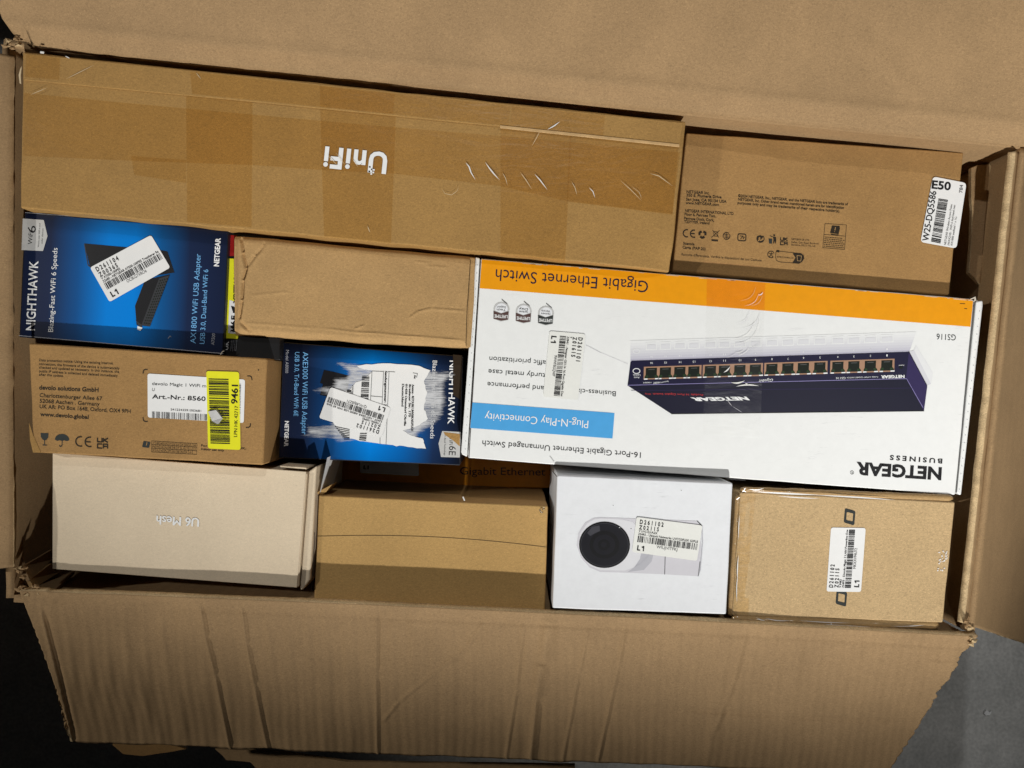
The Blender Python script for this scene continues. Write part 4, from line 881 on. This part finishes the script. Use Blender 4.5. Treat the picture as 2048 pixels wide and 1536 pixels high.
for n, x in enumerate(XS):
    y = 737.5 + sy(x); hw = 11.2
    pic.poly([(x - hw, y), (x + hw, y - .8), (x + hw - .6, y + 13), (x + hw + 2.6, y + 17), (x + hw + 2.4, y + 20), (x - hw - 2.6, y + 20.8), (x - hw - 2.4, y + 17), (x - hw - .5, y + 14)], 'print_port', 2.7)
    pic.line([(x - 6, y + 3), (x + 6, y + 2.6)], 1.0, 'ink_mid', 3); pic.poly([(x - hw - 1, y + 15), (x - hw + 4, y + 14.5), (x - hw + 5, y + 18.5), (x - hw - 1, y + 19)], 'print_green', 3); pic.poly([(x + hw - 5, y + 14.5), (x + hw, y + 14), (x + hw + 1, y + 18), (x + hw - 5, y + 18.4)], 'print_green', 3)
    pic.poly([(x + 7, y + 20.2), (x + 15, y + 19.8), (x + 15, y + 22.2), (x + 7, y + 22.5)], 'ink_white', 3.1); pic.poly([(x - 15, y + 21), (x - 8, y + 20.7), (x - 8, y + 23), (x - 15, y + 23.3)], 'ink_white', 3.1)
    num = str(16 - n); hwx = 1.2 if len(num) == 1 else 2.4
    pic.text(num, (x + hwx, 725.5 + sy(x)), (x - hwx, 725.5 + sy(x)), 4, 'ink_white', 3); pic.text(num, (x + hwx, 713 + sy(x)), (x - hwx, 713 + sy(x)), 3.6, 'ink_white', 2)
pic.loop(circ(1273, 742, 7, 5, 14), 1.4, 'ink_white', 3); pic.text('Auto', (1279, 753.5), (1268, 753.5), 3.4, 'ink_white', 3); pic.text('Uplink', (1281, 748.5), (1266, 748.5), 3.4, 'ink_white', 3)
pic.text('100M  1000M', (1320, 763.5), (1287, 764), 2.6, 'ink_white', 3); pic.text('Speed/Link/Act', (1337, 761.5), (1306, 766.8), 2.4, 'ink_white', 3); pic.loop(circ(1273, 702, 7, 4.5, 12), 1.2, 'print_fade_h', 1.7)
pic.text('NETGEAR', (1809, 750), (1762, 751), 5.6, 'ink_white', 3, bold=.04); pic.text('ProSafe 16 PORT GIGABIT SWITCH', (1756, 752.5), (1694, 754), 2.6, 'ink_white', 3); pic.text('GS116', (1691, 754), (1672, 754.5), 4.2, 'ink_white', 3)
pic.text('Gigabit', (1546, 757.5), (1517, 759.5), 5.5, 'ink_white', 3, shear=.4); pic.text('NETGEAR', (1500, 793.5), (1380, 795.5), 6.5, 'ink_white', 3, bold=.05, shear=-.4); pic.text('ProSafe 16 Port Gigabit Switch', (1406, 788), (1306, 786), 3.6, 'ink_red', 3); pic.text('GS116', (1302, 787), (1290, 786), 3, 'ink_red', 3)
pic.poly(circ(1802, 735, 4, 2.4, 10), 'print_port', 3); pic.text('Power', (1808, 729), (1797, 730), 2.6, 'ink_white', 3)
# clear tape across the middle; glare on its folds painted as thin slivers
tp = Part(t, 'packing_tape', z); tp.poly([(1414, 556), (1531, 566), (1520, 878), (1406, 868)], 'tape_clear', 4.5); tp.poly([(1414, 556), (1531, 566), (1529, 620), (1413, 611)], 'tape_clear_red', 4.9)
tp.poly([(1447, 950), (1492, 953), (1491, 962), (1454, 959)], 'tape_clear', 3)
fo = Part(t, 'tape_glare_marks', z)
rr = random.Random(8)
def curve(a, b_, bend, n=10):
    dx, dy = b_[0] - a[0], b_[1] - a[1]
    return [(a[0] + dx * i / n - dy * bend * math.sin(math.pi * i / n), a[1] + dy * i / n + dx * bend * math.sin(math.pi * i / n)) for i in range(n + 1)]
for a, b_, bd_, wd, mt in (((1447, 745), (1460, 733), .1, 3.6, 'glare_chip_white'), ((1462, 765), (1490, 761), .1, 4.0, 'glare_chip_white'), ((1472, 773), (1518, 772), -.06, 3.8, 'glare_chip_white'), ((1490, 766), (1498, 770), 0, 3, 'glare_chip_white'), ((1516, 590), (1526, 584), .2, 2.6, 'glare_chip_white'),
                        ((1471, 706), (1488, 700), .1, 1.8, 'glare_chip_white'), ((1476, 712), (1500, 694), .1, 1.4, 'glare_chip_white'), ((1452, 716), (1478, 700), .1, 1.2, 'print_camera_shell'), ((1460, 690), (1520, 630), .25, 1.1, 'glare_chip_white'), ((1465, 680), (1510, 640), .2, 1.3, 'glare_chip_white'),
                        ((1480, 660), (1522, 620), .2, 1.0, 'print_camera_shell'), ((1488, 612), (1518, 585), .2, 1.0, 'glare_chip_white'), ((1480, 602), (1512, 572), .2, .9, 'glare_tape_soft'), ((1500, 612), (1525, 590), .2, 1.0, 'glare_tape_soft'), ((1470, 650), (1500, 618), .2, .9, 'print_camera_shell'), ((1490, 706), (1520, 687), 0, .8, 'print_camera_shade'),
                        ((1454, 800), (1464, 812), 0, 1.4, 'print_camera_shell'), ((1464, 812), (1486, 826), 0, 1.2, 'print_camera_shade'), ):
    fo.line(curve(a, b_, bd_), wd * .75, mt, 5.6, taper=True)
sticker(t, [(1171, 668), (1156, 800), (1086, 793), (1099, 662)], z, ['D261101', 'Z0161S', 'V', '22841 - Netgear GS116 16 Port Gigabit Des', '9W4VFBGQWP', 'L1'], 23, 'sticker_cream', lift=3).__setitem__('label', 'upright cream return sticker')

# ================================================================== BEIGE BOX, NEAR LEFT
Q = [(105, 905), (616, 944), (599, 1177), (104, 1138)]; z = -0.006
t = thing('mesh_router_box', 'pale beige box with faint white upside-down lettering, in the near left corner', 'product box', (350, 1040), z - .06)
body(t, 'carton_body', [(106, 907), (614, 946), (597, 1175), (105, 1136)], z - .001, 0.09, 'beige_card', 40, 24, wob=0.0002, bev=0.001, seed=71)
slab(t, 'lid_panel', [(105, 905), (612, 943.5), (594, 1175.5), (104.5, 1138)], z, .0011, 'beige_card', .0004)
slab(t, 'side_panel', [(617.5, 943), (633, 932), (620, 1160), (606, 1180), (600, 1180)], z - .003, .085, 'beige_card', .0012)
slab(t, 'rear_lip', [(560, 931), (612, 935), (613, 939), (560, 935.5)], z - .0015, .03, 'beige_card', .0004)
p = Part(t, 'lettering', z); p.text('U6 Mesh', (397.5, 1036), (313, 1031), 17, 'ink_white', lay=2.5); p.text('U6 Mesh', (398.6, 1036.8), (314.1, 1031.8), 17, 'ink_white', lay=2.6)
# side label seen edge-on, on the right side
lv = [W((627, 985), z - .006), W((642, 915), z - .006)]
a, b_ = lv; a = Vector((a.x + .0045, a.y, a.z)); b_ = Vector((b_.x + .0045, b_.y, b_.z))
a2 = Vector((a.x, a.y, a.z - .04)); b2 = Vector((b_.x, b_.y, b_.z - .05))
o = finish_mesh('side_label', [a, a2, b2, b_], [[0, 1, 2, 3]], ['sticker_white'], None, t)

# ================================================================== DEEP ORANGE BOX
Q = [(655, 905), (1120, 915), (1120, 980), (655, 965)]; z = -0.10
t = thing('switch_box', 'orange-topped box lying deep in the shadow under the white box', 'product box', (880, 945), z - .05)
body(t, 'carton_body', [(668, 880), (1160, 890), (1160, 978), (668, 968)], z, 0.05, 'orange_card', 40, 10)
p = Part(t, 'lettering', z); p.text('Gigabit Ethernet Switch', (920, 949), (1165, 952), 15, 'print_black', 2)
st = slab(t, 'sticker', rrect([(720, 905), (836, 909), (838, 952), (720, 946)], 4), z + 2 * LAY, LAY, 'sticker_white'); p = Part(st, 'lettering', z + 2 * LAY); p.text('L1', (727, 938), (737, 938.5), 7, 'ink_black', bold=.03); p.text('WF2W8RCLK', (762, 925), (794, 926), 4, 'ink_black')

# ================================================================== PLAIN BROWN BOX, NEAR MIDDLE
Q = [(637, 990), (1096, 1012), (1090, 1238), (628, 1203)]; z = -0.013
t = thing('kraft_carton', 'plain golden brown carton with a thin curved line, near middle in partial shade', 'carton', (860, 1100), z - .06)
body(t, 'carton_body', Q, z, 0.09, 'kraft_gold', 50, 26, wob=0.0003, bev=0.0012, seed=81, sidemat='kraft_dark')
p = Part(t, 'scored_line', z); p.line([(634 + i * 23, 1072.5 - 2.2 * math.sin(i / 20 * 3.1) * 2 + (i / 20) ** 2 * 22) for i in range(21)], .9, 'ink_brown')
slab(t, 'tuck_flap', [(634, 985), (640, 981), (662, 970), (652, 984), (646, 989), (637, 989)], z - .002, .02, 'kraft_gold', .0004)
wr = Part(t, 'edge_wear', z); wr.line([(926, 994), (929, 1001)], 2.4, 'glare_chip_white', 3)
for k in range(14): x, y = random.uniform(1078, 1091), random.uniform(1014, 1026); wr.poly(circ(x, y, 1.1, 1.3, 5), random.choice(['slit', 'pale_edge']), 2)
wr.line([(632, 1000), (627, 1060), (630, 1075), (622, 1190)], 1.0, 'slit', 1)

# ================================================================== WHITE CAMERA BOX
Q = [(1114, 950), (1466, 966), (1453, 1229), (1105, 1217)]; z = 0.003
t = thing('camera_box', 'small white box with printed round dark camera lens, near middle', 'product box', (1290, 1090), z - .06)
body(t, 'carton_body', Q, z, 0.09, 'white_card_cool', 40, 30, wob=0.00025, bev=0.0012, seed=91)
wr = Part(t, 'edge_wear', z); wr.line([(1105, 942), (1113.5, 953)], 1.5, 'slit', 1)
pic = Part(t, 'printed_picture', z)
def O2(x, y): return (1080 + x / 3.657, 850 + y / 3.657)
pic.poly([O2(*q_) for q_ in ((440, 675), (700, 685), (1160, 703), (1172, 740), (1178, 900), (1165, 1080), (1155, 1106), (915, 1092), (620, 1080), (440, 1075), (360, 1040), (300, 970), (268, 880), (280, 790), (330, 715), (390, 682))], 'print_camera_shell', 1)
pic.poly([O2(*q_) for q_ in ((440, 683), (600, 690), (680, 710), (740, 780), (755, 880), (730, 980), (690, 1040), (620, 1065), (440, 1062), (365, 1030), (305, 960), (280, 880), (295, 790), (345, 720), (395, 690))], 'print_camera_face', 1.4)
pic.line([O2(*q_) for q_ in ((690, 1040), (740, 1010), (790, 960), (815, 930), (835, 890))], 1.0, 'print_camera_shade', 1.8)
pic.poly([O2(*q_) for q_ in ((745, 930), (835, 930), (815, 1000), (760, 1060), (640, 1076), (690, 1040), (725, 990))], 'print_camera_shade', 1.2)
pic.line([O2(917, 900), O2(912, 1092)], 1.2, 'ink_black', 1.8); pic.line([O2(1185, 738), O2(1188, 860), O2(1172, 1060), O2(1155, 1106)], 1.8, 'print_camera_shade', 1.8); pic.line([O2(1150, 703), O2(1185, 738)], 1.4, 'ink_grey', 1.8)
pic.line([O2(1170, 1000), O2(1158, 1104)], 1.2, 'ink_mid', 2.0)
c0 = O2(472, 876); pic.poly(circ(*c0, 51, 46.5, 40), 'print_lens_rim', 2.2); pic.poly(circ(c0[0], c0[1], 48, 43.5, 40), 'print_lens', 2.5)
for k, r in enumerate((30, 22, 12, 6)): pic.poly(circ(c0[0] - (30 - r) * .06, c0[1], r, r * .93, 28), ('print_lens_rim', 'print_lens', 'print_lens_rim', 'print_lens')[k], 2.8 + .2 * k)
pic.poly([O2(*q_) for q_ in ((380, 745), (435, 735), (440, 775), (405, 790), (368, 812), (345, 790))], 'print_lens_glint', 2.8); pic.loop(circ(*c0, 47.5, 43, 40), .9, 'print_lens_glint', 2.9); pic.poly(circ(O2(582, 750)[0], O2(582, 750)[1], 1.2, .7, 6), 'ink_white', 3.2); pic.poly(circ(c0[0] - 2, c0[1], .8, .8, 6), 'ink_mid', 3.2); pic.poly(circ(O2(666, 758)[0], O2(666, 758)[1], 1, 1, 6), 'ink_black', 2)
pic.poly(circ(O2(535, 588)[0], O2(535, 588)[1], .8, .8, 5), 'ink_black', 2); pic.poly(circ(O2(1033, 478)[0], O2(1033, 478)[1], .8, .8, 5), 'ink_black', 2)
sticker(t, [(1273, 1034), (1405, 1051), (1394, 1122), (1264, 1104)], z, ['D261102', 'Z0211S', 'V UVC-G3-FLEX', '22493 - Ubiquiti Networks UVCG3FLEX G3FLE', 'WIUJVITFKJ', 'L1'], 24, 'sticker_cream', lift=4).__setitem__('label', 'cream return sticker over the printed camera')

# ================================================================== TAPED BROWN BOX, NEAR RIGHT
Q = [(1480, 984), (1911, 1004), (1886, 1246), (1464, 1232)]; z = -0.002
t = thing('taped_carton', 'light brown carton with two printed dark link shapes and taped bulging edges, near right', 'carton', (1690, 1120), z - .06)
cb = creases([((1500, 1000), (1492, 1080), 6, .0004, .0004), ((1505, 1120), (1494, 1200), 6, .0005, .0004), ((1860, 1225), (1880, 1205), 4, .0006, .0005), ((1490, 993), (1540, 988), 3, -.0005, 0)])
body(t, 'carton_body', Q, z, 0.09, 'kraft_light', 90, 50, wob=0.0004, bev=0.0012, seed=95, zf=lambda pp, s, tt: cb(*pp))
def rimtube(parent, name, a, b_, za, r, mat, n=90, seed=0, flat=.75):
    "bulging folded edge wrapped in clear tape"
    A, B = W(a, za), W(b_, za); d = (B - A).normalized(); sd = Vector((-d.y, d.x, 0)); vs, fs = [], []
    K_ = 14
    for i in range(n + 1):
        s = i / n; c_ = A.lerp(B, s); rr_ = r * (1 + .18 * noise.noise(Vector((s * 9 + seed, 0, 0)))) * (1 - .5 * math.exp(-(min(s, 1 - s) / .012) ** 2))
        for k in range(K_):
            an = 2 * math.pi * k / K_; q_ = 1 + .10 * noise.noise(Vector((s * 60 + seed, math.cos(an) * 1.5, math.sin(an) * 1.5)))
            vs.append(c_ + sd * math.cos(an) * rr_ * q_ + Vector((0, 0, math.sin(an) * rr_ * flat * q_ - r * flat)))
    for i in range(n):
        for k in range(K_):
            fs.append([i * K_ + k, i * K_ + (k + 1) % K_, (i + 1) * K_ + (k + 1) % K_, (i + 1) * K_ + k])
    fs.append(list(range(K_))[::-1]); fs.append([n * K_ + k for k in range(K_)])
    o = finish_mesh(name, vs, fs, [mat], None, parent, smooth=True)
    bm = bmesh.new(); bm.from_mesh(o.data); bmesh.ops.recalc_face_normals(bm, faces=bm.faces); bm.to_mesh(o.data); bm.free()
    return o
rimtube(t, 'folded_edge', (1482, 980), (1908, 997), z, .0024, 'kraft_taped', seed=1)
rimtube(t, 'folded_edge', (1466, 1239), (1880, 1252), z + .0005, .0030, 'kraft_taped', seed=5)
rimtube(t, 'folded_edge', (1477, 990), (1462, 1232), z - .001, .0020, 'kraft_taped', 60, seed=9)
fo = Part(t, 'tape_glare_marks', z)  # glare streaks along the taped edges, put in as whitish slivers
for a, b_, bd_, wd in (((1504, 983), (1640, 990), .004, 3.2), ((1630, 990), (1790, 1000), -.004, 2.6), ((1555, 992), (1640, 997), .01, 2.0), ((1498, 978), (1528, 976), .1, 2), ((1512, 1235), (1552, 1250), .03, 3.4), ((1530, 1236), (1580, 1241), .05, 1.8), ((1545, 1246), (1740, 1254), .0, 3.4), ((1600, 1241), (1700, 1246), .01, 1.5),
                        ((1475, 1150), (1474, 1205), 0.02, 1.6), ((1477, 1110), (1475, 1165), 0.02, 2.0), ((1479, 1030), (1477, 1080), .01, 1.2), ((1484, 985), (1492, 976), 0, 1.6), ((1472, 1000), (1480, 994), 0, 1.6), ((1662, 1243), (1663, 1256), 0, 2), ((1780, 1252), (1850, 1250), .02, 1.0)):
    fo.line(curve(a, b_, bd_, 12), wd, 'glare_chip_white', 8, taper=True)
for k in range(26): x, y = random.uniform(1877, 1896), random.uniform(1102, 1143); fo.poly(circ(x - (y - 1100) * .05, y, random.uniform(.8, 2.2), random.uniform(.8, 2.0), 6), 'glare_chip_white', 2.5 + k * .02)
tpp = Part(t, 'packing_tape', z); tpp.poly([(1482, 986), (1512, 988), (1500, 1100), (1497, 1233), (1466, 1232)], 'tape_amber', 1.6)
lk = Part(t, 'printed_symbols', z)
for cx, cy in ((1699.5, 1033.5), (1683, 1196)):
    lk.cut(); q4 = [(cx - 9.5, cy - 17.5), (cx + 11.5, cy - 11.5), (cx + 9, cy + 17.5), (cx - 12, cy + 11.5)]
    out = rrect(q4, 4); inn = rrect([(cx - 6, cy - 9.5), (cx + 7, cy - 6.5), (cx + 6, cy + 9.5), (cx - 7, cy + 6.5)], 2)
    n = len(out)
    for i in range(n): lk.poly([out[i], out[(i + 1) % n], inn[(i + 1) % n], inn[i]], 'ink_grey', 1)
sticker(t, [(1653, 1183), (1662, 1055), (1731.5, 1056), (1722, 1184)], z, ['D261102', 'Z0211S', 'V 8482', '22493 - Devolo Magic 2 LAN Powerline Erw', 'MKXXV94U72', 'L1'], 25, lift=2).__setitem__('label', 'white return sticker between the two link shapes')

# ================================================================== build the collected print
tmp = bpy.data.collections.new('type_setting'); COL.children.link(tmp)
jobs = []
def font_obj(s, bold, spacing, shear):
    cu = bpy.data.curves.new('type', 'FONT'); cu.body = s; cu.size = 1.0; cu.resolution_u = 3; cu.offset = bold; cu.space_character = spacing; cu.shear = shear
    cu.fill_mode = 'FRONT'
    o = bpy.data.objects.new('type', cu); tmp.objects.link(o); return o
ref = font_obj('H', 0, 1, 0)
for j in FONT_JOBS: jobs.append((j, font_obj(j[1], j[7], j[8], j[9])))
bpy.context.view_layer.update()
dg = bpy.context.evaluated_depsgraph_get()
def get(o):
    me = o.evaluated_get(dg).to_mesh(); vs = [tuple(v.co) for v in me.vertices]; fs = [list(q_.vertices) for q_ in me.polygons]; o.evaluated_get(dg).to_mesh_clear(); return vs, fs
rv, _ = get(ref); CAP = max(v[1] for v in rv) - min(v[1] for v in rv)
for (part, s, p0, p1, cap, mat, lay, bold, spacing, shear), o in jobs:
    vs, fs = get(o)
    if not vs: continue
    z_ = part.z + lay * LAY; A, B = W(p0, z_), W(p1, z_); d = B - A; wd = d.length; d.normalize(); up = Vector((-d.y, d.x, 0))
    x0 = min(v[0] for v in vs); x1 = max(v[0] for v in vs); sx = wd / max(x1 - x0, 1e-6); syy = cap * (D - z_) / F / CAP
    base = len(part.v); mi = part.mi(mat)
    part.v += [A + d * ((v[0] - x0) * sx) + up * (v[1] * syy) for v in vs]
    part.f += [[base + k for k in q_] for q_ in fs]; part.m += [mi] * len(fs)
for j, o in jobs: cu = o.data; bpy.data.objects.remove(o); bpy.data.curves.remove(cu)
cu = ref.data; bpy.data.objects.remove(ref); bpy.data.curves.remove(cu)
bpy.data.collections.remove(tmp)
for part in PARTS:
    if not part.v: continue
    o = finish_mesh(part.name, part.v, part.f, part.mats, part.m, part.parent)
scene.render.engine = 'CYCLES'
scene.render.resolution_x = 1024; scene.render.resolution_y = 768
